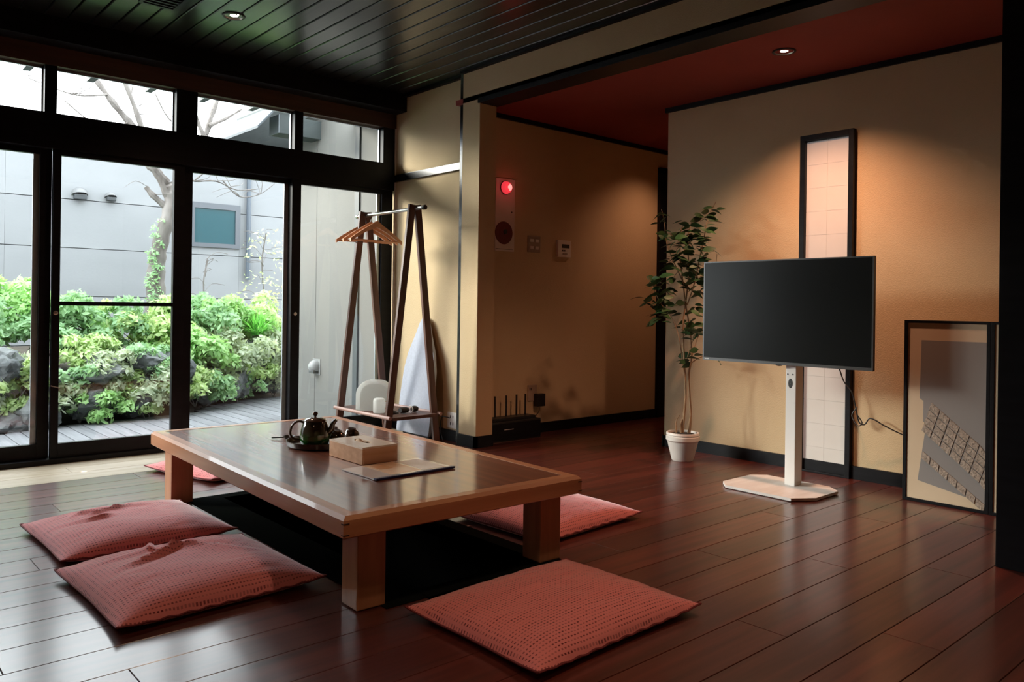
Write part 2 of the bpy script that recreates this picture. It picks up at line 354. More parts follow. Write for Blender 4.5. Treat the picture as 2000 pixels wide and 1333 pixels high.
# ------------------------------------------------------------------ window wall
struct(bobj('trim_beam', [(-5.2, RX, -0.195, 0.04, 2.511, 2.65)], blackwood, bev=0.003), 'black beam along the top of the window wall')
struct(bobj('trim_head', [(-4.05, RX, -0.05, 0.05, 2.398, 2.511)], brownboard), 'dark brown board above the transom panes')
struct(bobj('trim_transom', [(-4.05, 0.034, -0.055, 0.06, 1.90, 2.112)], blackwood, bev=0.002), 'thick black transom bar')
struct(bobj('trim_sill', [(-4.05, 0.034, -0.07, 0.06, 0, 0.03)], blackwood), 'black floor track of the sliding doors')
mull = [(-4.05, -3.98), (-3.26, -3.19), (-2.428, -2.363), (-1.663, -1.525), (-0.822, -0.756), (-0.065, 0.053)]
struct(bobj('trim_mullions', [(a, b_, -0.045, 0.05, 2.112, 2.398) for a, b_ in mull], blackwood))
for i, (m0, m1) in enumerate(zip(mull, mull[1:])):
    wd = struct(empty('window_%d' % (i+1), ((m0[1]+m1[0])/2, 0.005, 2.112)), None)
    h = (m1[0]-m0[1])/2
    bobj('glass_pane', [(-h, h, -0.002, 0.002, 0, 0.286)], glass, wd)
    bobj('bead', [(-h, h, 0.003, 0.02, 0.272, 0.286), (h-0.008, h, 0.003, 0.02, 0, 0.286)], greymetal, wd)
# sliding doors: outer x, glass x, y
doors = [(-4.05, -3.98, -3.27, -3.19, 0.02), (-3.30, -3.21, -2.438, -2.375, 0.02), (-2.375, -2.332, -1.669, -1.60, -0.02), (-1.602, -1.534, -0.832, -0.761, 0.02), (-0.832, -0.761, -0.068, 0.034, -0.02)]
for i, (o0, g0, g1, o1, yy) in enumerate(doors):
    d = struct(empty('window_%d' % (i+6), (o0, yy, 0.03)), None)
    W = o1-o0; a = g0-o0; b_ = g1-o0; zt = 1.865-0.03; zb = 0.118-0.03; H = 1.905-0.03
    bm = nb(); box(bm, 0, a, -0.018, 0.018, 0, H, 0.002); obj('stile', bm, blackwood, d)
    bm = nb(); box(bm, b_, W, -0.018, 0.018, 0, H, 0.002); obj('stile', bm, blackwood, d)
    bm = nb(); box(bm, a, b_, -0.018, 0.018, 0, zb, 0.002); obj('rail', bm, blackwood, d)
    bm = nb(); box(bm, a, b_, -0.018, 0.018, zt, H, 0.002); obj('rail', bm, blackwood, d)
    if i == 2:
        bm = nb(); box(bm, a, b_, -0.016, 0.016, 0.925, 0.95, 0.002); obj('middle_rail', bm, blackwood, d)
    bobj('glass_pane', [(a, b_, -0.0025, 0.0025, zb, zt)], glass, d)
    if i in (1, 3): bobj('aluminium_edge', [(b_-0.032, b_, 0.006, 0.019, zb, zt)], greymetal, d)
    if i == 4: bobj('aluminium_edge', [(b_-0.03, b_, 0.006, 0.019, zb, zt)], greymetal, d)
    if i in (2, 4):
        bm = nb(); lathe(bm, [(0.013, 0), (0.013, 0.004), (0.009, 0.005), (0.008, 0.002)], n=20, mtx=Matrix.Rotation(PI/2, 4, 'X'), c=((a/2 if i == 2 else a/2), -0.018, 0.91-0.03)); obj('lock', bm, chrome, d, True)
    if i == 2:
        bm = nb(); bar(bm, (-0.0, -0.019, 0.44), (0.045, -0.03, 0.425), 0.006, 0.006); obj('latch_lever', bm, chrome, d)

# ------------------------------------------------------------------ downlights
def downlight(name, loc, label, energy, size, blend, col=(1.0, 0.57, 0.36)):
    t = tag(empty(name, loc), label, 'downlight')
    bm = nb(); lathe(bm, [(0.052, 0.0), (0.062, -0.002), (0.064, 0.0), (0.064, 0.004), (0.052, 0.004)], n=32, close=False); obj('trim_ring', bm, black, t, True)
    bm = nb(); lathe(bm, [(0.052, -0.001), (0.047, 0.010), (0.030, 0.014)], n=32, close=False); obj('reflector', bm, chrome, t, True)
    bm = nb(); lathe(bm, [(0.001, 0.003), (0.02, 0.004), (0.03, 0.0075), (0.031, 0.012)], n=24, close=False); obj('bulb', bm, bulb, t, True)
    l = lamp('downlight_beam', 'SPOT', (loc[0], loc[1], loc[2]-0.012), energy, col, spot_size=size, spot_blend=blend, shadow_soft_size=0.03)
    l.rotation_euler = (0, 0, 0); return t
downlight('downlight', (0.566, -3.147, 2.4205), 'round glowing downlight in the red alcove ceiling', 135, math.radians(124), 1.0, (1.0, 0.50, 0.30))
downlight('downlight', (-1.645, -0.93, 2.6455), 'round glowing downlight in the black board ceiling near the window', 32, math.radians(120), 0.8)
# unseen warm fill spots added to brighten the room and the near cushion
for p in ((-3.6, -4.4, 26, 120), (-1.9, -4.3, 42, 84), (-2.6, -6.1, 26, 110), (-4.0, -6.6, 20, 110)):
    lamp('room_fill', 'SPOT', (p[0], p[1], 2.63), p[2], (1.0, 0.66, 0.42), spot_size=math.radians(p[3]), spot_blend=0.8, shadow_soft_size=0.04)
lamp('passage_lamp', 'SPOT', (2.0, -1.42, 2.41), 24, (1.0, 0.5, 0.3), spot_size=math.radians(125), spot_blend=0.9, shadow_soft_size=0.04)
t = empty('ceiling_vent', (-2.03, -0.92, 2.6505)); tag(t, 'dark slotted ceiling vent above the window side', 'vent')
bobj('frame', [(-0.10, 0.10, -0.13, -0.11, -0.014, 0), (-0.10, 0.10, 0.10, 0.12, -0.014, 0), (-0.10, -0.08, -0.11, 0.10, -0.014, 0), (0.08, 0.10, -0.11, 0.10, -0.014, 0)], black, t)
for k in range(5): bobj('slat', [(-0.08, 0.08, -0.09+k*0.042, -0.075+k*0.042, -0.01, -0.002)], black, t)
# ------------------------------------------------------------------ low table
T = tag(empty('low_table', (-1.718, -2.338, 0), -0.0319), 'low wooden table with dark lacquered top and pale wooden rim over the leg pit', 'table')
hx, hy, z0, z1 = 0.505, 1.006, 0.274, 0.342
def rail(a, b_, nrm, wid=0.052):
    """mitred frame rail with a chamfered outer top edge; a,b outer corners, nrm points inwards"""
    a = Vector(a); b_ = Vector(b_); d = (b_-a).normalized(); n = Vector(nrm); bm = nb()
    prof = [(0, z0+0.004), (0.004, z0), (wid, z0), (wid, z1), (0.012, z1), (0, z1-0.012)]
    A = [bm.verts.new((*(a+d*o+n*o)[:2], z)) for o, z in prof]; B = [bm.verts.new((*(b_-d*o+n*o)[:2], z)) for o, z in prof]
    bm.faces.new(A[::-1]); bm.faces.new(B)
    for i in range(len(prof)): j = (i+1) % len(prof); bm.faces.new([A[i], A[j], B[j], B[i]])
    return bm
cs = [(-hx, -hy, 0), (hx, -hy, 0), (hx, hy, 0), (-hx, hy, 0)]
tbw_x = noisy(mat('light_table_wood_cross', (0, 0, 0, 1), 0.4, coat=0.35), (0.40, 0.16, 0.075, 1), (0.56, 0.26, 0.13, 1), (1.2, 18, 18), det=6, bump=0.05)
for i, n in enumerate([(0, 1, 0), (-1, 0, 0), (0, -1, 0), (1, 0, 0)]):
    obj('rim_rail', rail(cs[i], cs[(i+1) % 4], n), tbw_x if i in (0, 2) else tablewood, T)
obj('tabletop', (lambda bm: (box(bm, -hx+0.053, hx-0.053, -hy+0.053, hy-0.053, 0.29, z1-0.001, 0.001), bm)[1])(nb()), tabletopm, T)
for xa, xb in ((-hx-0.0012, -hx+0.020), (hx-0.018, hx+0.0012)):
    for za, zb_ in ((0.318, 0.3215), (0.284, 0.2865)): bobj('corner_spline', [(xa, xb, -hy-0.0012, -hy+0.012, za, zb_)], jointdark, T)
for lx, ly in ((-0.350, -0.857), (0.438, -0.855), (-0.405, 0.885), (0.438, 0.885)):
    bm = nb(); box(bm, lx-0.052, lx+0.052, ly-0.052, ly+0.052, 0.0035, 0.276, 0.004); obj('leg', bm, legwood, T)

# ------------------------------------------------------------------ floor cushions
def cushion(loc, wx, wy, rz, label, seed, thick=0.062, crease=None):
    n = 56; bm = nb(); rnd = random.Random(seed); ox = rnd.random()*20
    uvl = bm.loops.layers.uv.new('UVMap'); P = {}; UV = {}
    def pt(s, t, side):
        es = 1-0.045*(1-t*t)*abs(s)**3; et = 1-0.045*(1-s*s)*abs(t)**3
        x = s*wx/2*es; y = t*wy/2*et
        f = max(0, (1-abs(s)**3))**0.55*max(0, (1-abs(t)**3))**0.55
        cr = abs(s*t)**4
        seam = 0.020+0.012*cr
        if side:
            z = seam+(thick-0.02)*f
            q = Vector((x*5+ox, y*5, 0))
            z += f*0.006*noise.noise(q*1.2)
            edge = min(1, f*1.3)
            z += edge*0.0035*(1-abs(noise.noise(Vector((x*11+ox, y*26, 2)))*2))*(0.6+0.7*noise.noise(q))
            if crease:
                for (cx, cy, ang, ln, amp) in crease:
                    dx = x-cx; dy = y-cy; a = dx*math.cos(ang)+dy*math.sin(ang); b2 = -dx*math.sin(ang)+dy*math.cos(ang)
                    if -0.05 < a < ln:
                        k = math.exp(-((b2-0.012*math.sin(a*14))/0.014)**2)*max(0, 1-a/ln)*min(1, (a+0.05)/0.05)
                        z += amp*k
                        z -= amp*0.7*math.exp(-((b2-0.03-0.012*math.sin(a*14))/0.02)**2)*max(0, 1-a/ln)*min(1, (a+0.05)/0.05)
            # puckers along the seam
            z += 0.0025*math.sin(34*s+seed)*max(0, 1-f*2.2)*(1-abs(s)**6)
        else:
            z = seam*(1-min(1, f*2.2))+0.002
        return Vector((x, y, max(0.0015, z)))
    gr = {}
    for side in (1, 0):
        for i in range(n+1):
            for j in range(n+1):
                s = -1+2*i/n; t = -1+2*j/n
                s = math.copysign(abs(s)**0.85, s); t = math.copysign(abs(t)**0.85, t)
                if side == 0 and (i in (0, n) or j in (0, n)): gr[(0, i, j)] = gr[(1, i, j)]; continue
                v = bm.verts.new(pt(s, t, side)); gr[(side, i, j)] = v; UV[v] = (v.co.x/wx+0.5, v.co.y/wy+0.5)
    for side in (1, 0):
        for i in range(n):
            for j in range(n):
                q = [gr[(side, i, j)], gr[(side, i+1, j)], gr[(side, i+1, j+1)], gr[(side, i, j+1)]]
                if not side: q = q[::-1]
                f = bm.faces.new(q)
                for l in f.loops: l[uvl].uv = UV[l.vert]
    root = obj('floor_cushion', bm, zfab, None, True, loc); root.rotation_euler = (0, 0, rz)
    tag(root, label, 'cushion', 'dotted red floor cushions around the low table')
    # welt along the seam
    b2 = nb(); pts = []
    for k in range(0, n): pts.append(pt(-1+2*k/n, -1, 1))
    for k in range(0, n): pts.append(pt(1, -1+2*k/n, 1))
    for k in range(0, n): pts.append(pt(1-2*k/n, 1, 1))
    for k in range(0, n+1): pts.append(pt(-1, 1-2*k/n, 1))
    tube(b2, pts, 0.0035, 5, False); obj('seam_welt', b2, weltm, root, True)
    return root
weltm = mat('dark_red_welt', (0.20, 0.03, 0.035, 1), 0.8)
cushion((-2.445, -1.862, 0), 0.67, 0.64, 0.03, 'dotted red floor cushion on the window side of the pair left of the table', 3, 0.092, [(-0.12, 0.06, 0.15, 0.3, 0.015), (-0.1, 0.0, 2.9, 0.2, 0.012), (-0.02, 0.1, 0.5, 0.2, 0.014), (-0.16, 0.12, 0.3, 0.25, 0.012)])
cushion((-2.455, -2.612, 0), 0.69, 0.68, 0.03, 'creased dotted red floor cushion of the pair left of the table, nearer the viewer', 8, 0.100, [(-0.02, 0.12, 2.5+PI, 0.34, 0.020), (-0.04, 0.1, 3.5, 0.26, 0.018), (-0.06, 0.22, 4.2, 0.2, 0.018), (0.02, 0.14, 0.3, 0.22, 0.010), (0.0, 0.1, 5.4, 0.2, 0.006), (-0.06, 0.14, 3.0, 0.22, 0.009)])
cushion((-1.672, -3.652, 0), 0.74, 0.60, 0.02, 'dotted red floor cushion lying in front of the short end of the table', 14, 0.090)
cushion((-0.885, -2.80, 0), 0.67, 0.60, 0.06, 'dotted red floor cushion on the far long side, peeking out beyond the right table leg', 21, 0.088)
cushion((-1.60, -0.80, 0), 0.66, 0.62, 0.27, 'dotted red floor cushion by the window, seen behind the far left table leg', 27, 0.085)

# ------------------------------------------------------------------ things on the table (z = table top)
ZT = 0.3425
tr = tag(empty('round_tray', (-1.722, -2.178, ZT)), 'round black lacquer tray carrying the teapot and cups', 'tray')
bm = nb(); lathe(bm, [(0.001, 0.0), (0.135, 0.0), (0.146, 0.006), (0.151, 0.026), (0.148, 0.0275), (0.142, 0.010), (0.13, 0.006), (0.001, 0.006)], n=56, close=False)
traym = mat('dark_brown_lacquer', (0.022, 0.014, 0.014, 1), 0.28, coat=0.5); obj('dish', bm, traym, tr, True)
bm = nb(); lathe(bm, [(0.1475, 0.0262), (0.1512, 0.0265), (0.1512, 0.0285), (0.148, 0.0285)], n=56, close=False); obj('rim', bm, mat('brown_metal_rim', (0.10, 0.07, 0.06, 1), 0.25, metal=0.6), tr, True)  # rim ring lighter and more metallic than the dish
# teapot: glossy dark glaze above, green glaze below
def glaze(name, dark, low, zsplit):
    m = mat(name, dark, 0.10, spec=0.8, coat=0.6); N, L, b = NT(m)
    tc = N.new('ShaderNodeTexCoord'); sp = N.new('ShaderNodeSeparateXYZ'); L.new(tc.outputs['Object'], sp.inputs[0])
    nz = N.new('ShaderNodeTexNoise'); nz.inputs['Scale'].default_value = 18; L.new(tc.outputs['Object'], nz.inputs[0])
    ad = N.new('ShaderNodeMath'); ad.operation = 'MULTIPLY_ADD'; ad.inputs[1].default_value = 0.05; L.new(nz.outputs[0], ad.inputs[0]); L.new(sp.outputs['Z'], ad.inputs[2])
    mr = N.new('ShaderNodeMapRange'); mr.inputs[1].default_value = zsplit-0.012; mr.inputs[2].default_value = zsplit+0.02; L.new(ad.outputs[0], mr.inputs[0])
    mx = N.new('ShaderNodeMix'); mx.data_type = 'RGBA'; mx.inputs['A'].default_value = low; mx.inputs['B'].default_value = dark
    L.new(mr.outputs[0], mx.inputs['Factor']); L.new(mx.outputs['Result'], b.inputs['Base Color']); return m
potgl = glaze('brown_and_green_glaze', (0.035, 0.024, 0.016, 1), (0.012, 0.085, 0.014, 1), 0.078)
TP = tag(empty('teapot', (-1.772, -2.222, ZT+0.0065)), 'glossy dark teapot with green glazed belly and loop handle on the tray', 'teapot')
bm = nb(); lathe(bm, [(0.001, 0), (0.042, 0.0), (0.058, 0.012), (0.066, 0.035), (0.066, 0.055), (0.060, 0.085), (0.052, 0.108), (0.046, 0.116), (0.044, 0.118)], n=48, close=False); obj('body', bm, potgl, TP, True)
lidg = mat('bronze_brown_glaze', (0.09, 0.05, 0.035, 1), 0.12, spec=0.9, coat=0.6)
bm = nb(); lathe(bm, [(0.048, 0.116), (0.050, 0.119), (0.042, 0.126), (0.020, 0.131), (0.006, 0.132), (0.005, 0.136), (0.010, 0.141), (0.0125, 0.148), (0.009, 0.155), (0.001, 0.157)], n=40, close=False)
lid = obj('lid', bm, lidg, TP, True)
# handle to the left of the view, spout to the right
vr = Vector((0.749, -0.663, 0))
hp = [vr*-0.052+Vector((0, 0, 0.108)), vr*-0.075+Vector((0, 0, 0.112)), vr*-0.098+Vector((0, 0, 0.098)), vr*-0.110+Vector((0, 0, 0.070)), vr*-0.108+Vector((0, 0, 0.048)), vr*-0.092+Vector((0, 0, 0.034)), vr*-0.062+Vector((0, 0, 0.034))]
bm = nb(); tube(bm, smoothcurve(hp, 5), 0.0055, 10); obj('handle', bm, lidg, TP, True)
sp_ = [vr*0.054+Vector((0, 0, 0.060)), vr*0.072+Vector((0, 0, 0.078)), vr*0.080+Vector((0, 0, 0.104)), vr*0.096+Vector((0, 0, 0.122))]
bm = nb(); c_ = smoothcurve(sp_, 5); tube(bm, c_, [0.017-0.010*i/(len(c_)-1) for i in range(len(c_))], 14); obj('spout', bm, potgl, TP, True)
# three cups, upside down on the tray
cupm = noisy(mat('speckled_brown_glaze', (0, 0, 0, 1), 0.10, spec=0.9, coat=0.7), (0.016, 0.011, 0.009, 1), (0.13, 0.075, 0.05, 1), (60, 60, 30), lo=0.45, hi=0.8)
C0 = empty('tea_cup', (-1.640, -2.150, ZT+0.0065))
bm = nb(); lathe(bm, [(0.034, 0.0), (0.0375, 0.0), (0.0375, 0.012), (0.036, 0.030), (0.031, 0.050), (0.023, 0.060), (0.019, 0.061)], n=36, close=False); obj('bowl', bm, cupm, C0, True)
bm = nb(); lathe(bm, [(0.019, 0.060), (0.020, 0.068), (0.0165, 0.068), (0.0155, 0.062), (0.001, 0.062)], n=30, close=False); obj('foot_ring', bm, lidg, C0, True)
tag(C0, 'upturned brown glazed tea cup right beside the teapot spout', 'cup', 'upturned brown tea cups on the round tray')
c = copytree(C0); c.location = (-1.590, -2.228, ZT+0.0065); tag(c, 'upturned brown glazed tea cup at the right edge of the tray, farthest from the teapot', 'cup', 'upturned brown tea cups on the round tray')
c = copytree(C0); c.location = (-1.672, -2.240, ZT+0.0065); tag(c, 'upturned brown glazed tea cup half hidden behind the wooden tissue box', 'cup', 'upturned brown tea cups on the round tray')
# small black scoop by the tray
SC = tag(empty('tea_scoop', (-1.775, -1.925, ZT), -0.75), 'small black tea scoop left of the tray on the table', 'scoop')
bm = nb(); bar(bm, (-0.06, 0, 0.006), (0.0, 0, 0.009), 0.010, 0.006, bev=0.002); obj('handle', bm, black, SC)
bm = nb(); lathe(bm, [(0.001, 0.001), (0.018, 0.002), (0.025, 0.012), (0.0265, 0.016), (0.023, 0.014), (0.015, 0.006), (0.001, 0.004)], c=(0.022, 0, 0), n=24, close=False); obj('bowl', bm, black, SC, True)
# tissue box
TB = tag(empty('tissue_box', (-1.722, -2.549, ZT)), 'pale wooden tissue box with oval opening on the table', 'box')
bw, bl, bh = 0.083, 0.135, 0.070
for a in ((-bw, -bw+0.008, -bl, bl), (bw-0.008, bw, -bl, bl), (-bw+0.008, bw-0.008, -bl, -bl+0.008), (-bw+0.008, bw-0.008, bl-0.008, bl)):
    bm = nb(); box(bm, *a, 0.0, bh-0.007, 0.0012); obj('side', bm, boxwood, TB)
bm = nb(); n = 40; ring = []; outer = []
for k in range(n):
    a = 2*PI*k/n; ring.append((0.021*math.cos(a), 0.062*math.sin(a)))
    s = max(abs(math.cos(a))/bw, abs(math.sin(a))/bl); outer.append((math.cos(a)/s, math.sin(a)/s))
# snap the four outer corners
for cx_, cy_ in ((bw, bl), (-bw, bl), (-bw, -bl), (bw, -bl)):
    i = min(range(n), key=lambda k: (outer[k][0]-cx_)**2+(outer[k][1]-cy_)**2); outer[i] = (cx_, cy_)
L_ = [[bm.verts.new((x, y, z)) for x, y in r] for r, z in ((outer, bh-0.007), (outer, bh), (ring, bh), (ring, bh-0.007))]
for A, B in zip(L_, L_[1:]+L_[:1]):
    for k in range(n): bm.faces.new([A[k], A[(k+1) % n], B[(k+1) % n], B[k]])
obj('lid', bm, boxtop, TB)
bm = nb(); g = []
for i in range(13):
    row = []
    for j in range(7):
        u = i/12; v = j/6; row.append(bm.verts.new((-0.016+0.032*v+0.006*math.sin(u*7), -0.058+0.116*u, bh-0.012+0.020*math.exp(-((u-0.68)/0.25)**2)*(1-(2*v-1)**2)+0.004*math.sin(u*15+v*5))))
    g.append(row)
for i in range(12):
    for j in range(6): bm.faces.new([g[i][j], g[i+1][j], g[i+1][j+1], g[i][j+1]])
obj('tissue', bm, mat('cream_tissue', (0.80, 0.62, 0.46, 1), 0.9), TB, True)
# leaflet with a navy spine
LB = tag(empty('leaflet', (-1.731, -2.828, ZT), 0.02), 'white and peach printed leaflet with navy clip edge lying on the table', 'leaflet')
bm = nb(); box(bm, -0.182, 0.182, -0.118, 0.118, 0.0, 0.004); leafp = mat('leaflet_white', (0.90, 0.88, 0.86, 1), 0.25, coat=1.0); obj('sheet', bm, leafp, LB)
bm = nb(); box(bm, -0.184, 0.184, -0.130, -0.113, 0.0, 0.0075, 0.002); obj('spine', bm, paperm, LB)
bobj('print', [(-0.09, 0.052, -0.085, 0.117, 0.0041, 0.0046)], noisy(mat('peach_print', (0, 0, 0, 1), 0.3), (0.90, 0.60, 0.38, 1), (0.93, 0.76, 0.58, 1), (14, 14, 14)), LB)
bobj('print', [(-0.075, -0.015, 0.01, 0.085, 0.0047, 0.0051)], mat('orange_brown_print', (0.75, 0.42, 0.22, 1), 0.35), LB)
bobj('print', [(0.06, 0.165, -0.09, 0.10, 0.0041, 0.0046)], noisy(mat('pale_grey_print', (0, 0, 0, 1), 0.3), (0.78, 0.74, 0.68, 1), (0.92, 0.88, 0.84, 1), (20, 20, 20)), LB)

# ------------------------------------------------------------------ clothes rack by the window corner
RK = tag(empty('clothes_rack', (-0.38, -0.635, 0)), 'dark wooden A-frame clothes rack with a steel rail and low shelf', 'clothes rack')
for yy in (-0.315, 0.325):
    for s in (-1, 1):
        bm = nb(); bar(bm, (s*0.212, yy, 0.0), (s*0.022, yy, 1.672), 0.024, 0.050, upv=(1, 0, 0), bev=0.003); obj('leg', bm, rackwood, RK)
bm = nb(); tube(bm, [(0, 0.43, 1.645), (0, -0.43, 1.645)], 0.0125, 16); obj('rail', bm, chrome, RK, True)
for e, mm in ((0.43, chrome), (-0.43, black)):
    bm = nb(); tube(bm, [(0, e-0.012, 1.645), (0, e+0.012, 1.645)], 0.0165, 16); obj('end_cap', bm, mm, RK, True)
for yy in (-0.345, 0.355):
    bm = nb(); bar(bm, (-0.18, yy, 0.225), (0.18, yy, 0.225), 0.045, 0.022, bev=0.003); obj('side_rail', bm, rackwood, RK)
for s in (-1, 1):
    bm = nb(); tube(bm, [(s*0.208, -0.37, 0.232), (s*0.208, 0.37, 0.232)], 0.0125, 12); obj('dowel', bm, pinkdowel, RK, True)
bm = nb(); box(bm, -0.172, 0.172, -0.33, 0.34, 0.222, 0.236, 0.002); obj('shelf', bm, rackwood, RK)
# hangers
def hanger():
    h = empty('coat_hanger')
    top = []; bot = []
    for k in range(-12, 13):
        s = k/12; x = 0.222*s; z = -0.062-0.125*abs(s)**1.25+0.012*math.exp(-(s/0.16)**2); th = 0.036*(1-0.35*abs(s))+0.012*math.exp(-(s/0.2)**2)
        top.append((x, z)); bot.append((x, z-th))
    bm = nb(); poly = top+bot[::-1]
    # quads strip so the arch shades well
    F = [[bm.verts.new((x, yy, z)) for x, z in top] for yy in (-0.008, 0.008)]; G = [[bm.verts.new((x, yy, z)) for x, z in bot] for yy in (-0.008, 0.008)]
    for k in range(24):
        bm.faces.new([F[0][k], F[0][k+1], G[0][k+1], G[0][k]]); bm.faces.new([F[1][k+1], F[1][k], G[1][k], G[1][k+1]])
        bm.faces.new([F[0][k+1], F[0][k], F[1][k], F[1][k+1]]); bm.faces.new([G[0][k], G[0][k+1], G[1][k+1], G[1][k]])
    for k in (0, 24): bm.faces.new([F[0][k], G[0][k], G[1][k], F[1][k]])
    bmesh.ops.bevel(bm, geom=[e for e in bm.edges if len(e.link_faces) == 2 and e.calc_face_angle(0) > 1.2], offset=0.003, segments=2, affect='EDGES')
    obj('arms', bm, hangerwood, h, True)
    bm = nb(); tube(bm, [(-0.205, 0, -0.194), (0.205, 0, -0.194)], 0.0055, 8); obj('trouser_bar', bm, hangerwood, h, True)
    bm = nb(); pts = [(0, 0, -0.055), (0, 0, -0.03)]+[(0.019*math.sin(a), 0, 0.0-0.019*math.cos(a)+0.0) for a in [0.15+0.35*i for i in range(13)]]
    pts = [(0, 0, -0.055), (0, 0, -0.034), (0.008, 0, -0.022)]+[(0.0155*math.sin(a), 0, -0.0155*math.cos(a)) for a in [0.9+0.3*i for i in range(12)]]
    tube(bm, smoothcurve(pts, 3), 0.0018, 8); obj('hook', bm, chrome, h, True)
    return h
H0 = hanger(); H0.location = (-0.38, -0.470, 1.645); H0.rotation_euler = (0, 0, 0.04)
tag(H0, 'front wooden coat hanger on the steel rail of the rack', 'coat hanger', 'wooden hangers on the clothes rack')
for yy, rz, lb in ((-0.390, -0.06, 'middle wooden coat hanger on the rack, between two others'), (-0.300, -0.12, 'wooden coat hanger closest to the window on the rack rail')):
    c = copytree(H0); c.location = (-0.38, yy, 1.645); c.rotation_euler = (0, 0, rz); tag(c, lb, 'coat hanger', 'wooden hangers on the clothes rack')
# on the shelf
frost = mat('frosted_white_plastic', (0.90, 0.93, 0.92, 1), 0.25, coat=0.3); N, L, b = NT(frost); tl = N.new('ShaderNodeBsdfTranslucent'); tl.inputs[0].default_value = (0.93, 0.96, 0.95, 1); mxx = N.new('ShaderNodeMixShader'); mxx.inputs[0].default_value = 0.6
L.new(b.outputs[0], mxx.inputs[1]); L.new(tl.outputs[0], mxx.inputs[2]); L.new(mxx.outputs[0], N['Material Output'].inputs[0])
MR = tag(empty('dome_cover', (-0.455, -0.60, 0.2365), -0.7251), 'frosted white dome-topped cover standing on the rack shelf', 'cover')
def arch(w, h, r, n=12):
    p = [(-w, 0), (w, 0)]
    for k in range(n+1): a = PI/2*k/n; p.append((w-r+r*math.cos(a), h-r+r*math.sin(a)))
    for k in range(n+1): a = PI/2+PI/2*k/n; p.append((-w+r+r*math.cos(a), h-r+r*math.sin(a)))
    return p
bm = nb(); prism(bm, arch(0.130, 0.215, 0.105), lambda a, b: (a, -0.035, b), lambda a, b: (a, 0.035, b))
bmesh.ops.bevel(bm, geom=[e for e in bm.edges if e.calc_face_angle(0) > 1.2], offset=0.014, segments=4, affect='EDGES'); obj('shell', bm, frost, MR, True)
bm = nb(); prism(bm, arch(0.100, 0.180, 0.085), lambda a, b: (a, -0.0365, b+0.012), lambda a, b: (a, -0.034, b+0.012)); obj('front_panel', bm, frost, MR)
CP = tag(empty('white_pot', (-0.505, -0.735, 0.2365)), 'small white cylindrical pot with a side handle in front of the dome cover', 'pot')
bm = nb(); lathe(bm, [(0.001, 0), (0.038, 0.0), (0.042, 0.006), (0.041, 0.085), (0.036, 0.098), (0.025, 0.102), (0.001, 0.103)], n=32, close=False); obj('body', bm, frost, CP, True)
bm = nb(); tube(bm, smoothcurve([vr*0.04+Vector((0, 0, 0.08)), vr*0.062+Vector((0, 0, 0.075)), vr*0.064+Vector((0, 0, 0.045)), vr*0.04+Vector((0, 0, 0.03))], 5), 0.004, 8); obj('handle', bm, mat('tan_handle', (0.62, 0.45, 0.25, 1), 0.4), CP, True)
PU = tag(empty('black_pouch', (-0.345, -0.86, 0.2365), 0.15), 'rolled black pouch tied with a pale strap on the rack shelf', 'pouch')
for dx, ln in ((-0.045, 0.07), (0.055, 0.045)):
    bm = nb(); lathe(bm, [(0.001, -ln/2), (0.018, -ln/2), (0.024, -ln/2+0.01), (0.026, 0), (0.023, ln/2-0.01), (0.018, ln/2), (0.001, ln/2)], n=18, mtx=Matrix.Rotation(PI/2, 4, 'Y') @ Matrix.Scale(0.85, 4, (1, 0, 0)), c=(dx, 0, 0.024), close=False); obj('roll', bm, cable, PU, True)
bm = nb(); tube(bm, [(0.018, 0.022*math.sin(a), 0.024+0.022*math.cos(a)) for a in [2*PI*i/16 for i in range(17)]], 0.003, 6, False); obj('strap', bm, white, PU, True)
CC = tag(empty('coiled_cable', (-0.49, -0.885, 0.2365)), 'loosely coiled black cable at the front of the rack shelf', 'cable')
bm = nb(); tube(bm, [(0.045*math.cos(a)*(1-a*0.012), 0.03*math.sin(a), 0.004+0.0012*a) for a in [0.35*i for i in range(50)]], 0.0032, 6); obj('coil', bm, cable, CC, True)

# ------------------------------------------------------------------ ironing board leaning on the wall
IB = tag(empty('ironing_board', (0, -0.535, 0)), 'pale blue padded ironing board leaning on the wall behind the rack', 'ironing board')
out = [(-0.205, 0.03), (-0.21, 0.06), (-0.208, 0.30), (-0.195, 0.50), (-0.165, 0.62), (-0.125, 0.70), (-0.085, 0.78), (-0.055, 0.85), (-0.028, 0.885), (0.0, 0.895)]
out = [(y, z) for y, z in out]; prof = out+[(-y, z) for y, z in out[::-1][1:]]
fx = lambda z: -0.085+0.118*z
ibm = Matrix.Identity(4)
bm = nb(); prism(bm, prof, lambda a, b: (fx(b)-0.012, a+0.0, b), lambda a, b: (fx(b)+0.012, a, b))
bmesh.ops.bevel(bm, geom=[e for e in bm.edges if e.calc_face_angle(0) > 1.0], offset=0.007, segments=3, affect='EDGES'); obj('padded_top', bm, padfab, IB, True)
bm = nb(); prism(bm, [(y*0.97, 0.04+(z-0.03)*0.965) for y, z in prof], lambda a, b: (fx(b)+0.0125, a, b), lambda a, b: (fx(b)+0.019, a, b)); obj('base_plate', bm, mat('tan_board_back', (0.42, 0.26, 0.15, 1), 0.6), IB)
bm = nb()
for s in (-1, 1): tube(bm, smoothcurve([(fx(0.05)+0.028, s*0.12, 0.012), (fx(0.2)+0.026, s*0.12, 0.2), (fx(0.55)+0.026, s*0.05, 0.55)], 4), 0.007, 8)
tube(bm, [(fx(0.05)+0.028, -0.17, 0.012), (fx(0.05)+0.028, 0.17, 0.012)], 0.009, 10); obj('folded_legs', bm, black, IB, True)

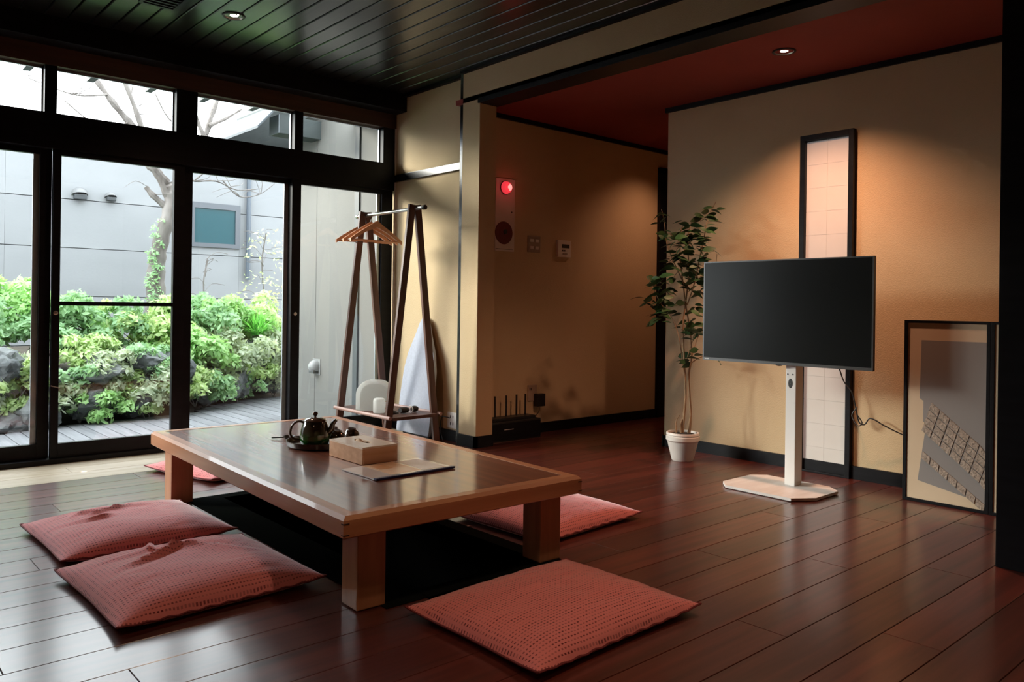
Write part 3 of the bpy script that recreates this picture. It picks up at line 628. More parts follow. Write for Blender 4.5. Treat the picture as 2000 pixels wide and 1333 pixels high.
# ------------------------------------------------------------------ wall fittings
def plate(name, loc, w, h, d, label, cat, face='y', m=white):
    """plate on a wall; face 'y' looks to -y, face 'x' looks to -x; origin at its centre on the wall"""
    t = tag(empty(name, loc, 0 if face == 'y' else -PI/2), label, cat)
    bm = nb(); box(bm, -w/2, w/2, -d, 0, -h/2, h/2, min(0.003, d/3)); obj('cover', bm, m, t); return t
WO = plate('wall_outlet', (RX, -0.845, 0.150), 0.115, 0.115, 0.008, 'white wall outlet low on the wall beside the black batten', 'outlet', 'x')
for dx in (0, 0.028):
    for dz in (-0.025, 0.025): bobj('socket_hole', [(-0.02+dx, -0.012+dx, -0.010, -0.0082, dz-0.010, dz+0.010)], black, WO)
bm = nb(); tube(bm, smoothcurve([(x_, y_, z_-0.15) for x_, y_, z_ in [(-0.02, -0.012, 0.165), (-0.015, -0.045, 0.175), (-0.06, -0.055, 0.17), (-0.08, -0.05, 0.12), (-0.06, -0.06, 0.06), (-0.03, -0.065, 0.006)]], 6), 0.0035, 8); obj('cord', bm, cable, WO, True)
YA = -0.938
AP = plate('alarm_panel', (0.440, YA, 1.6725), 0.190, 0.545, 0.012, 'tall white fire alarm panel with glowing red lamp on the alcove wall', 'alarm panel', m=noisy(mat('warm_white_steel', (0, 0, 0, 1), 0.45), (0.72, 0.66, 0.62, 1), (0.78, 0.72, 0.68, 1), (5, 5, 5)))
RY = Matrix.Rotation(PI/2, 4, 'X')
bm = nb(); lathe(bm, [(0.052, 0.0), (0.052, 0.006), (0.048, 0.006)], n=32, mtx=RY, c=(0, -0.012, 0.205), close=False); obj('lamp_base', bm, redm, AP, True)
bm = nb(); lathe(bm, [(0.047, 0.0), (0.046, 0.014), (0.040, 0.028), (0.028, 0.038), (0.014, 0.042)], n=32, mtx=RY, c=(0, -0.014, 0.205), close=False); obj('lamp_lens', bm, redlamp, AP, True)
bm = nb(); lathe(bm, [(0.026, 0.0385), (0.014, 0.0425), (0.001, 0.0435)], n=24, mtx=RY, c=(0.006, -0.014, 0.205), close=False); obj('lamp_core', bm, redlamp2, AP, True)
bm = nb(); lathe(bm, [(0.001, 0.003), (0.012, 0.003), (0.013, 0.006), (0.083, 0.006), (0.086, 0.003), (0.086, 0.0)], n=44, mtx=RY, c=(-0.012, -0.012, -0.135), close=False); obj('push_disc', bm, redm, AP, True)
bm = nb(); lathe(bm, [(0.001, 0.0085), (0.018, 0.0085), (0.019, 0.004)], n=24, mtx=RY, c=(0.000, -0.012, -0.125), close=False); obj('button', bm, black, AP, True)
bm = nb(); lathe(bm, [(0.001, 0.002), (0.006, 0.002), (0.006, 0)], n=12, mtx=RY, c=(0.065, -0.012, 0.025), close=False); obj('key_hole', bm, black, AP, True)
bobj('panel_groove', [(-0.09, 0.085, -0.0125, -0.0118, -0.258, -0.255)], black, AP)
lamp('alarm_lamp_glow', 'POINT', (0.44, -1.02, 1.878), 0.10, (1.0, 0.08, 0.08), shadow_soft_size=0.03)
SW = plate('light_switch', (0.748, YA, 1.472), 0.130, 0.128, 0.009, 'white light switch plate with four rockers on the alcove wall', 'switch', m=mat('ivory_switch_plate', (0.34, 0.28, 0.22, 1), 0.45))
for dx in (-0.028, 0.028):
    for dz in (-0.028, 0.028):
        bm = nb(); box(bm, dx-0.018, dx+0.018, -0.013, -0.0085, dz-0.012, dz+0.012, 0.002); obj('rocker', bm, white, SW)
TH = plate('thermostat', (1.070, YA, 1.455), 0.145, 0.135, 0.020, 'white wall thermostat with a small dark display on the alcove wall', 'thermostat')
bobj('display', [(-0.03, 0.055, -0.0215, -0.0195, 0.005, 0.035)], black, TH)
for dx in (-0.022, 0.0): bobj('button', [(dx-0.007, dx+0.007, -0.0225, -0.0195, -0.022, -0.010)], black, TH)
bobj('button', [(-0.02, 0.03, -0.0225, -0.0195, -0.047, -0.035)], mat('beige_key', (0.30, 0.25, 0.2, 1), 0.5), TH)
OU = plate('alcove_outlet', (0.752, YA, 0.315), 0.095, 0.125, 0.008, 'ivory outlet above the alcove baseboard with a black adaptor in it', 'outlet', m=mat('ivory_outlet', (0.46, 0.36, 0.28, 1), 0.5))
for dx in (0, -0.012): bobj('socket_hole', [(-0.02+dx, -0.015+dx, -0.0095, -0.007, 0.02, 0.04)], black, OU)
AD = tag(empty('power_adaptor', (0.806, YA-0.0085, 0.258)), 'black power adaptor plugged in beside the four antennas', 'adaptor')
bm = nb(); box(bm, -0.042, 0.042, -0.045, 0, -0.048, 0.050, 0.006); obj('body', bm, black, AD)
bm = nb(); tube(bm, smoothcurve([(0, -0.02, -0.048), (-0.005, -0.02, -0.09), (-0.04, -0.01, -0.13), (-0.09, 0.0, -0.17)], 5), 0.0025, 6); obj('wire', bm, cable, AD, True)
# router standing on a low black box
RT = tag(empty('black_cabinet', (0.44, -1.03, 0)), 'low black storage box against the alcove wall behind the column', 'storage box')
bm = nb(); box(bm, -0.24, 0.25, -0.075, 0.06, 0.0, 0.145, 0.004); obj('carcass', bm, black, RT)
bm = nb(); box(bm, -0.235, 0.245, -0.081, -0.075, 0.012, 0.133, 0.002); obj('front', bm, blackwood, RT)
bobj('silver_strip', [(-0.12, -0.03, -0.0825, -0.081, 0.085, 0.089)], emblem, RT)
RO = tag(empty('router', (0.44, -1.03, 0.1455)), 'black router with four upright antennas on the low black box', 'router')
bm = nb(); box(bm, -0.20, 0.22, -0.05, 0.05, 0.0, 0.022, 0.004); obj('body', bm, black, RO)
for x in (-0.115, -0.007, 0.095, 0.186):
    bm = nb(); bar(bm, (x, 0.03, 0.012), (x+(-0.004 if x < -0.1 else 0), 0.03, 0.175), 0.013, 0.008, bev=0.002); obj('antenna', bm, black, RO)

# ------------------------------------------------------------------ slit window with paper, behind the television
SL = struct(empty('window_11', (1.143, -3.122, 0)), 'tall narrow shoji window framed in black behind the television')
f = 0.026
bobj('frame_stile', [(-0.036, 0.0, 0.168-0.034, 0.168, 0.0, 2.062)], blackwood, SL, 0.002)
bobj('frame_stile', [(-0.036, 0.0, -0.168, -0.168+0.03, 0.0, 2.062)], blackwood, SL, 0.002)
bobj('frame_rail', [(-0.036, 0.0, -0.138, 0.134, 2.062-0.034, 2.062)], blackwood, SL, 0.002)
bobj('frame_rail', [(-0.036, 0.0, -0.138, 0.134, 0.0, 0.012)], blackwood, SL, 0.002)
kum = mat('faint_lattice', (0.50, 0.47, 0.41, 1), 0.8)
zz = 0.013; k = 0
while zz < 2.02:
    z2 = min(zz+0.1435, 2.028)
    bobj('paper_pane', [(-0.0145, -0.004, -0.137, -0.0006, zz+0.0006, z2-0.0006)], shoji, SL)
    bobj('paper_pane', [(-0.0145, -0.004, 0.0006, 0.133, zz+0.0006, z2-0.0006)], shoji, SL); zz = z2
bobj('lattice_bar', [(-0.0135, -0.003, -0.002, 0.002, 0.012, 2.028)], kum, SL)
bobj('backing', [(-0.0035, 0.0, -0.137, 0.133, 0.012, 2.028)], kum, SL)

# ------------------------------------------------------------------ television on its stand
TV = tag(empty('television', (0.56, -3.155, 0)), 'large black flat television mounted on the white stand', 'television')
bm = nb(); box(bm, 0.0, 0.022, -0.510, 0.510, 0.683, 1.269, 0.003); obj('casing', bm, black, TV)
bm = nb(); box(bm, 0.022, 0.055, -0.36, 0.36, 0.72, 1.10, 0.01); obj('rear_housing', bm, black, TV)
bobj('screen', [(-0.0012, 0.0005, -0.502, 0.502, 0.700, 1.262)], screenm, TV)
bez = mat('thin_grey_bezel', (0.10, 0.10, 0.10, 1), 0.3, metal=0.5)
bobj('bezel', [(-0.0025, 0.003, -0.510, -0.5025, 0.683, 1.269), (-0.0025, 0.003, 0.5025, 0.510, 0.683, 1.269), (-0.0025, 0.003, -0.5025, 0.5025, 1.262, 1.269), (-0.0025, 0.003, -0.5025, 0.5025, 0.683, 0.6985)], bez, TV)
bobj('maker_mark', [(-0.0032, -0.0024, 0.468+i*0.0055, 0.472+i*0.0055, 0.688, 0.694) for i in range(5)], emblem, TV)
bm = nb(); lathe(bm, [(0.001, -0.008), (0.014, -0.006), (0.020, 0.0), (0.020, 0.002)], c=(0.008, 0.012, 0.6835), n=18, close=False); obj('sensor', bm, black, TV, True)
bm = nb(); tube(bm, smoothcurve([(0.45, -0.06, 0.74), (0.50, -0.085, 0.66), (0.52, -0.109, 0.574), (0.52, -0.159, 0.510), (0.52, -0.184, 0.417), (0.52, -0.203, 0.345), (0.52, -0.235, 0.335), (0.52, -0.262, 0.372), (0.52, -0.30, 0.365), (0.53, -0.341, 0.341), (0.55, -0.445, 0.297), (0.56, -0.55, 0.28)], 5), 0.0038, 7)
tube(bm, smoothcurve([(0.52, -0.19, 0.43), (0.51, -0.165, 0.38), (0.51, -0.20, 0.325), (0.51, -0.225, 0.345), (0.515, -0.19, 0.39)], 4), 0.0035, 6)
tube(bm, [(0.06, -0.06, 0.74), (0.45, -0.06, 0.74)], 0.0035, 6); obj('cable', bm, cable, TV, True)
ST = tag(empty('television_stand', (0.56, -3.165, 0)), 'white television stand with square column on a flat eight-sided foot', 'stand')
oc = [(-0.240, 0.195), (-0.165, 0.260), (0.115, 0.260), (0.190, 0.195), (0.190, -0.185), (0.115, -0.272), (-0.125, -0.272), (-0.240, -0.195)]
bm = nb(); prism(bm, oc, lambda a, b: (a, b, 0.004), lambda a, b: (a, b, 0.018)); bmesh.ops.bevel(bm, geom=[e for e in bm.edges if e.calc_face_angle(0) > 1.2], offset=0.002, segments=2, affect='EDGES'); obj('foot', bm, whitewood, ST)
bm = nb(); prism(bm, [(a*0.97, b*0.97) for a, b in oc], lambda a, b: (a, b, 0.0), lambda a, b: (a, b, 0.0045)); obj('foot_pad', bm, black, ST)
bm = nb(); box(bm, 0.037, 0.115, -0.062, -0.002, 0.018, 0.98, 0.004); obj('column', bm, whitepaint, ST)
bm = nb(); lathe(bm, [(0.001, 0.002), (0.0125, 0.002), (0.0135, 0)], n=20, mtx=Matrix.Rotation(-PI/2, 4, 'Y') @ Matrix.Scale(2.0, 4, (1, 0, 0)), c=(0.037, -0.030, 0.582), close=False); obj('cable_grommet', bm, black, ST, True)
for dy in (-0.014, 0.016):
    bm = nb(); lathe(bm, [(0.001, 0.001), (0.0045, 0.001), (0.0045, 0)], n=12, mtx=Matrix.Rotation(-PI/2, 4, 'Y'), c=(0.037, -0.030+dy, 0.632), close=False); obj('screw_hole', bm, black, ST)
bobj('bracket', [(0.054, 0.062, -0.13, 0.06, 0.80, 1.06), (0.03, 0.05, -0.062, -0.002, 0.80, 0.98)], black, ST)

# ------------------------------------------------------------------ folding screen with pale diamonds
def screen_panel(y0, y1, name, label, x=0.862, rz=0.0, shift=0.0):
    W = y0-y1; t = empty(name, (x, y0, 0), rz)
    sw = 0.017
    for a in ((0, -sw), (-W+sw, -W)): bobj('stile', [(-0.012, 0.012, a[1], a[0], 0, 0.944)], blackwood, t, 0.0015)
    for a in ((0.0, 0.016), (0.930, 0.944)): bobj('rail', [(-0.012, 0.012, -W+sw, -sw, a[0], a[1])], blackwood, t, 0.0015)
    bobj('paper', [(-0.006, 0.006, -W+sw, -sw, 0.016, 0.930)], screenpaper, t)
    def P(cx, cy): return (-(cx-195)/1173-sw-shift, 0.92-(cy-150)/1078)
    def flat(nm, pts, m, xx, th):
        pts = [P(*p) for p in pts]; lim = -W+sw
        pts = [(max(a, lim), b) for a, b in pts]
        pts = [(min(a, -sw), b) for a, b in pts]
        if max(p[0] for p in pts)-min(p[0] for p in pts) < 0.004: return
        bm = nb(); prism(bm, pts, lambda a, b: (xx, a, b), lambda a, b: (xx-th, a, b)); bmesh.ops.remove_doubles(bm, verts=bm.verts, dist=1e-5); obj(nm, bm, m, t)
    flat('grey_print', [(275, 235), (635, 235), (635, 1090), (262, 1020), (300, 760), (315, 700), (290, 690), (290, 575), (268, 560)], screengrey, -0.0062, 0.0006)
    # diamonds along the falling bands
    def band(x0, y0_, rows, cols, ux, uy, vx, vy):
        for i in range(cols):
            for j in range(rows):
                ax = x0+ux*i+vx*j; ay = y0_+uy*i+vy*j; g = 0.06
                q = lambda a, b: (ax+ux*a+vx*b, ay+uy*a+vy*b)
                if ax > 640: continue
                flat('embossed_tile', [q(g, g), q(1-g, g), q(1-g, 1-g), q(g, 1-g)], embossm, -0.0069, 0.003)
    band(335, 575, 4, 8, 54, 41, -14, 41)
    band(288, 850, 1, 8, 50, 35, -8, 44)
    band(296, 872, 1, 8, 50, 35, -8, 44) if False else None
    return t
FS = tag(screen_panel(-3.698, -4.106, 'folding_screen', ''), 'low black framed paper screen panel with grey print and diamond relief', 'screen')
FS2 = tag(screen_panel(-4.1075, -4.52, 'folding_screen', '', x=0.862, shift=-0.02), 'second low paper screen panel, mostly hidden behind the black post', 'screen')

# ------------------------------------------------------------------ potted tree
PL = tag(empty('potted_ficus', (0.80, -2.33, 0)), 'slender green leafy tree in a ribbed white pot left of the television', 'plant')
prof = [(0.001, 0.0), (0.066, 0.0), (0.070, 0.006)]
for k in range(15): prof += [(0.071+0.0019*k, 0.012+k*0.0078), (0.0732+0.0019*k, 0.0155+k*0.0078)]
prof += [(0.103, 0.130), (0.108, 0.134), (0.108, 0.158), (0.102, 0.162), (0.102, 0.166), (0.107, 0.170), (0.104, 0.182), (0.094, 0.182), (0.092, 0.165), (0.001, 0.163)]
bm = nb(); lathe(bm, prof, n=48, close=False); obj('pot', bm, potm, PL, True)
bm = nb(); lathe(bm, [(0.092, 0.166), (0.07, 0.174), (0.04, 0.178), (0.001, 0.179)], n=24, close=False); obj('soil', bm, soil, PL, True)
# tree lies in a plane roughly facing the viewer: a = along view-right, z up
def pp(a, z, dpt=0.0): return vr*a+Vector((0.663, 0.749, 0))*dpt+Vector((0, 0, z))
# px->m: 1 px = 5.2/1552 m ; pot centre at u=1332
def uv(u, v, dpt=0.0): return pp((u-1332+(v-850)*0.012)*0.00336, 0.172+(850-v)*0.00336, dpt)
stems = [
    ([(1331, 858), (1334, 820), (1337, 780), (1336, 740), (1334, 700), (1332, 640), (1338, 590), (1343, 530), (1341, 470), (1352, 430)], 0.0085, 0.003, 0.0),
    ([(1344, 858), (1350, 815), (1347, 775), (1344, 735), (1349, 700), (1347, 650), (1340, 600), (1334, 560), (1326, 500), (1330, 450)], 0.008, 0.003, 0.02),
    ([(1349, 700), (1366, 660), (1385, 620), (1392, 560), (1398, 500)], 0.004, 0.002, 0.03),
    ([(1340, 600), (1352, 556), (1360, 520), (1372, 470), (1380, 430), (1394, 400)], 0.0045, 0.0018, -0.02),
    ([(1334, 560), (1318, 520), (1302, 480), (1296, 440), (1290, 415)], 0.004, 0.0018, 0.02),
    ([(1336, 740), (1322, 660), (1306, 620), (1290, 600), (1270, 560), (1264, 545)], 0.004, 0.0016, -0.01),
    ([(1320, 856), (1321, 830), (1328, 815)], 0.006, 0.002, 0.02), ([(1340, 856), (1341, 838), (1344, 818)], 0.006, 0.003, -0.02),
    ([(1349, 712), (1370, 700), (1395, 703)], 0.003, 0.0015, 0.0), ([(1338, 720), (1348, 690), (1362, 650)], 0.0035, 0.0018, 0.03), ([(1330, 856), (1328, 836), (1331, 822)], 0.011, 0.005, 0.0)]
for pts, ra, rb_, dp in stems:
    c_ = smoothcurve([uv(u, v, dp*math.sin(i*1.3)+(0 if i == 0 else dp)) for i, (u, v) in enumerate(pts)], 4)
    bm = nb(); tube(bm, c_, [ra+(rb_-ra)*i/(len(c_)-1) for i in range(len(c_))], 8); obj('stem', bm, stemm, PL, True)
def leafmesh(L_, W_, curl):
    bm = nb(); n = 6; rows = []
    for i in range(n+1):
        s = i/n; w_ = W_*math.sin(PI*min(1, s**0.8))*(1-0.25*s); z = -curl*s*s
        rows.append([bm.verts.new((s*L_, -w_, z+0.15*w_)), bm.verts.new((s*L_, 0, z)), bm.verts.new((s*L_, w_, z+0.15*w_))])
    for a, b_ in zip(rows, rows[1:]):
        for k in range(2): bm.faces.new([a[k], b_[k], b_[k+1], a[k+1]])
    bmesh.ops.remove_doubles(bm, verts=bm.verts, dist=1e-5)
    me = bpy.data.meshes.new('leaf'); bm.to_mesh(me); bm.free(); me.materials.append(leafm)
    me.polygons.foreach_set('use_smooth', [True]*len(me.polygons)); return me
LM = [leafmesh(0.078, 0.020, 0.014), leafmesh(0.068, 0.019, 0.022), leafmesh(0.062, 0.016, 0.010), leafmesh(0.085, 0.021, 0.028)]
rl = random.Random(5)
clusters = [(1350, 470, 22, 30, 62), (1345, 530, 26, 34, 56), (1322, 500, 20, 34, 26), (1372, 440, 14, 26, 16), (1388, 412, 8, 10, 7), (1365, 545, 10, 26, 18), (1294, 428, 9, 14, 8), (1296, 465, 14, 12, 9), (1300, 560, 18, 20, 24), (1285, 590, 18, 18, 22),
            (1290, 622, 14, 12, 12), (1266, 550, 6, 6, 4), (1320, 610, 16, 12, 9), (1352, 600, 14, 22, 14), (1356, 650, 12, 22, 18), (1342, 640, 8, 18, 9), (1340, 708, 9, 12, 8), (1395, 702, 10, 3, 3), (1365, 690, 10, 10, 5)]
for (cu, cv, su, sv, nn) in clusters:
    for k in range(int(nn*0.86)):
        u = cu+rl.gauss(0, su*0.62); v = cv+rl.gauss(0, sv*0.62)
        p = uv(u, v, rl.gauss(0.0, 0.055))
        if p.x > 0.318: p.x = 0.318-rl.random()*0.04
        o = bpy.data.objects.new('leaf', rl.choice(LM)); COL.objects.link(o); o.parent = PL; o.location = p
        ang = rl.uniform(-0.5, 0.8) if rl.random() < 0.5 else rl.uniform(2.4, 3.9)
        dirv = (vr*math.cos(ang)+Vector((0, 0, 1))*(math.sin(ang)*0.5-0.12)+Vector((0.663, 0.749, 0))*rl.gauss(0, 0.45)).normalized()
        q = dirv.to_track_quat('X', 'Z'); o.rotation_mode = 'QUATERNION'
        o.rotation_quaternion = q @ Matrix.Rotation(rl.gauss(0.5, 0.6), 3, 'X').to_quaternion(); s = rl.uniform(0.85, 1.35); o.scale = (s, s, s)
# ------------------------------------------------------------------ outside: deck, garden, neighbour's wall
DKE = tag(empty('deck', (0, 0, 0)), 'weathered grey wooden deck outside the sliding doors', 'deck')
def edge_y(x):   # far edge of the deck, where the rocks start
    pts = [(-5, 2.0), (-2.3, 2.08), (-1.0, 2.26), (-0.65, 2.3), (-0.3, 2.75), (0.16, 3.07), (0.7, 3.12), (3, 3.2)]
    for (a, b_), (c_, d_) in zip(pts, pts[1:]):
        if a <= x <= c_: return b_+(d_-b_)*(x-a)/(c_-a)
    return 3.1
x = -4.6
while x < 0.04:
    e0 = edge_y(x+0.032*2)+0.12
    bm = nb(); vs = box(bm, x+0.004, min(x+0.118, 0.045), 0.075, e0, -0.13, -0.10, 0.002)
    o = obj('deck_board', bm, deckm, DKE); o.rotation_euler = (0, 0, -0.03 if False else 0); x += 0.122
x = 0.05
while x < 2.6:
    e0 = edge_y(x)+0.12
    bm = nb(); box(bm, x+0.004, x+0.118, 1.80, e0, -0.13, -0.10, 0.002); obj('deck_board', bm, deckm, DKE); x += 0.122
bobj('deck_joist', [(-4.6, 0.04, yy, yy+0.06, -0.25, -0.13) for yy in (0.2, 0.9, 1.6)], blackwood, DKE)
g = struct(bobj('ground', [(-14, 14, 0.09, 18, -0.45, -0.26)], soilg), 'bare garden soil'); 
bm = nb()
nx, ny = 40, 14; V = []
for i in range(nx+1):
    r_ = []
    for j in range(ny+1):
        x = -7+i*0.275; t = j/ny; y = edge_y(x)+0.10+t*(5.15-edge_y(x)-0.1)
        h = 0.62*min(1, t*3.2)**0.7+0.22*t
        r_.append(bm.verts.new((x, y, -0.26+h*0.85+0.05*noise.noise(Vector((x*2, y*2, 0))))))
    V.append(r_)
for i in range(nx):
    for j in range(ny): bm.faces.new([V[i][j], V[i+1][j], V[i+1][j+1], V[i][j+1]])
struct(obj('ground_bank', bm, soilg, None, True), 'planted earth bank behind the rocks')
# building
NB = tag(empty('neighbour_building', (0, 5.2, 0)), 'pale grey panelled building beyond the garden with a teal window', 'building')
zs = [-0.15, 0.45, 1.033, 1.616, 2.199, 2.80]
xs = [-9.0, -6.6, -4.2, -1.8, 0.27, 0.95, 2.9, 5.3, 8.0]
for za, zb_ in zip(zs, zs[1:]):
    for xa, xb in zip(xs, xs[1:]):
        if (xa, zb_) in ((0.27, 2.199), ): 
            bobj('siding_panel', [(xa+0.001, xb-0.001, 0, 0.05, za+0.005, 1.74)], bwall, NB); continue
        if (xa, za) == (0.27, 2.199):
            bobj('siding_panel', [(xa+0.001, xb-0.001, 0, 0.05, 2.31, zb_-0.004)], bwall, NB); continue
        bobj('siding_panel', [(xa+0.001, xb-0.001, 0, 0.05, za+0.005, zb_-0.004)], bwall, NB)
bobj('core', [(-9, 8, 0.05, 3.0, -0.4, 2.80)], mat('joint_grey', (0.165, 0.174, 0.181, 1), 0.9), NB)
bobj('coping', [(-9.05, 8.05, -0.02, 3.05, 2.80, 2.84)], bwall, NB)
wn = bobj('window', [(0.27, 0.95, -0.03, 0.06, 1.72, 1.775), (0.27, 0.95, -0.03, 0.06, 2.235, 2.31), (0.27, 0.335, -0.03, 0.06, 1.775, 2.235), (0.885, 0.95, -0.03, 0.06, 1.775, 2.235)], mat('grey_window_frame', (0.066, 0.074, 0.088, 1), 0.5), NB)
bobj('pane', [(0.335, 0.885, -0.012, -0.006, 1.775, 2.235)], dwin, wn)
bm = nb(); tube(bm, [(1.06, -0.045, 2.80), (1.06, -0.045, 1.30)], 0.030, 12); obj('downpipe', bm, mat('slate_pipe', (0.055, 0.072, 0.094, 1), 0.5), NB, True)
for xx, rr in ((-1.034, 0.088), (-0.692, 0.066)):
    bm = nb(); n = 16
    for k in range(n):
        pass
    lathe(bm, [(rr, 0.0), (rr, 0.03), (rr*0.92, 0.06), (rr*0.6, 0.10), (rr*0.1, 0.115)], n=24, mtx=Matrix.Rotation(PI/2, 4, 'X'), c=(xx, 0.0, 2.262), close=False)
    bmesh.ops.bisect_plane(bm, geom=bm.verts[:]+bm.edges[:]+bm.faces[:], plane_co=(xx, 0, 2.262-rr*0.15), plane_no=(0, -0.3, -1), clear_outer=True)
    v = obj('vent_hood', bm, ventm, NB, True)
    bobj('hood_opening', [(xx-rr*0.78, xx+rr*0.78, -0.085, -0.01, 2.262-rr*0.70, 2.262-rr*0.0)], mat('vent_dark', (0.03, 0.035, 0.04, 1), 0.6), v, 0.01)
# own eave over the deck
EV = struct(empty('roof_eave', (0, 0, 0)), 'own roof eave above the transom panes')
bobj('eave_deck', [(-5.4, 0.6, 0.06, 0.63, 2.552, 2.585)], fasciam, EV)
for k in range(-7, 3):
    xx = -1.647+0.382*k
    if xx < 0.2: bobj('rafter', [(xx-0.023, xx+0.023, 0.06, 0.61, 2.500, 2.552)], fasciam, EV)
# wing with cream siding to the right
WG = tag(empty('house_wing', (0, 0, 0)), 'cream sided wing of the house running out beside the deck', 'building')
for a, b_, m in ((0.10, 0.495, cream), (0.575, 1.27, cream), (1.276, 1.76, cream)):
    bobj('siding_panel', [(0.055, 0.12, a, b_, -0.26, 2.75)], m, WG)
bobj('core', [(0.12, 3.0, 0.1, 1.76, -0.26, 2.72)], cream, WG)
bobj('corner_post', [(0.04, 0.12, 0.50, 0.57, -0.26, 2.75)], mat('slate_post', (0.055, 0.063, 0.066, 1), 0.5), WG)
bobj('jamb_strip', [(0.02, 0.055, 0.105, 0.17, -0.26, 2.6)], greymetal, WG)
bm = nb()
VH = tag(empty('vent_hood', (0.055, 1.235, 0.405)), 'small white hooded vent low on the cream wall outside', 'vent')
m_ = Matrix.Rotation(-PI/2, 4, 'Y')
bm = nb(); lathe(bm, [(0.062, 0), (0.060, 0.03), (0.05, 0.055), (0.028, 0.075), (0.001, 0.08)], n=24, mtx=m_, close=False); obj('hood', bm, mat('pale_hood', (0.303, 0.308, 0.303, 1), 0.5), VH, True)
bobj('opening', [(-0.06, -0.004, -0.045, 0.045, -0.062, -0.03)], mat('vent_dark2', (0.08, 0.09, 0.09, 1), 0.6), VH, 0.008)
bobj('flange', [(-0.006, 0.0, -0.075, 0.07, -0.075, 0.072)], mat('pale_hood2', (0.248, 0.253, 0.248, 1), 0.5), VH, 0.002)
# gabled roof of the wing
def slopez(x): return 2.545+(x+0.53)*1.05
bm = nb(); prism(bm, [(-0.60, slopez(-0.60)), (0.9, slopez(0.9)), (0.9, slopez(0.9)+0.14), (-0.60, slopez(-0.60)+0.02)], lambda a, b: (a, 2.0, b), lambda a, b: (a, 2.05, b)); obj('barge_board', bm, fasciam, WG)
bm = nb(); prism(bm, [(-0.62, slopez(-0.62)+0.03), (0.9, slopez(0.9)+0.145), (0.9, slopez(0.9)+0.18), (-0.62, slopez(-0.62)+0.05)], lambda a, b: (a, 1.06, b), lambda a, b: (a, 2.08, b)); obj('roof_slope', bm, mat('slate_roof', (0.050, 0.061, 0.072, 1), 0.7), WG)
bm = nb(); prism(bm, [(-0.42, 2.70), (0.9, slopez(0.9)-0.05), (0.9, slopez(0.9)+0.02), (-0.42, 2.74)], lambda a, b: (a, 1.06, b), lambda a, b: (a, 1.99, b)); obj('soffit', bm, soffitm, WG)
bm = nb(); box(bm, -0.355, 0.055, 1.21, 1.40, 2.50, 2.665, 0.004); obj('bracket_beam', bm, soffitm, WG)
bobj('bracket_face', [(-0.362, -0.355, 1.21, 1.40, 2.50, 2.665)], mat('pale_beam_end', (0.165, 0.187, 0.204, 1), 0.6), WG)  # end face coloured paler than the beam

bm = nb(); prism(bm, [(-0.56, 2.40), (0.9, 2.40), (0.9, slopez(0.9)), (-0.56, slopez(-0.56))], lambda a, b: (a, 2.02, b), lambda a, b: (a, 2.045, b)); obj('gable_panel', bm, soffitm, WG)
# rocks
rr = random.Random(11)
def rock(x, y, z, sx, sy, sz, seed, label):
    bm = nb(); bmesh.ops.create_icosphere(bm, subdivisions=4, radius=1)
    for v in bm.verts:
        p = v.co.copy(); q = p*1.3+Vector((seed*3.1, seed*1.7, 0))
        n1 = noise.noise(q); n2 = noise.noise(q*2.7); cell = noise.voronoi(p*1.1+Vector((seed, 0, 0)))[0][0]
        k = 0.72+0.26*n1+0.16*n2+0.45*cell+0.05*noise.noise(q*6)
        v.co = Vector((p.x*k*sx, p.y*k*sy, p.z*k*sz))
    o = obj('garden_rock', bm, rockm, None, False, (x, y, z)); o.rotation_euler = (0, 0, rr.uniform(0, 3))
    tag(o, label, 'rock', 'rocks retaining the garden bank'); return o
rk = [(-2.28, 2.26, 0.40, .20, .18, .15, 'dark angular rock at the far left of the garden, top of the stack'), (-2.40, 2.36, 0.12, .26, .2, .17, 'broad mossy rock in the left pane beneath the dark angular one'), (-2.36, 2.24, -0.10, .27, .2, .15, 'blue-grey rock at deck level in the left pane'),
      (-1.96, 2.30, 0.30, .16, .16, .15, 'weathered rock hidden behind the dark door stile on the left'), (-2.02, 2.26, 0.02, .2, .18, .18, 'low rock beside the deck behind the left door stile'),
      (-1.52, 2.42, 0.36, .24, .2, .13, 'flat grey rock just under the shrubs in the second pane'), (-1.55, 2.36, 0.08, .24, .18, .17, 'sunlit rock low in the second pane half covered by leaves'),
      (-1.12, 2.46, 0.40, .22, .2, .14, 'dark jagged rock under the tree trunk in the second pane'), (-1.16, 2.42, 0.10, .22, .2, .17, 'leaf covered rock by the deck left of the central stile'), (-0.78, 2.50, 0.28, .2, .2, .2, 'tall rock behind the central door stile'),
      (-0.42, 2.75, 0.14, .24, .2, .2, 'shaded rock at the corner of the deck in the third pane'), (0.02, 3.08, 0.12, .26, .2, .2, 'blue-grey rock among leaves in the third pane'), (0.42, 3.30, 0.16, .26, .2, .22, 'pale rock at the right of the third pane behind the deck'), (0.30, 3.35, 0.42, .2, .18, .14, 'small pale rock above the others in the third pane')]
for i, (x, y, z, a, b_, c_, lb) in enumerate(rk): rock(x, y, z, a*1.05, b_, c_*1.05, i+1, lb)

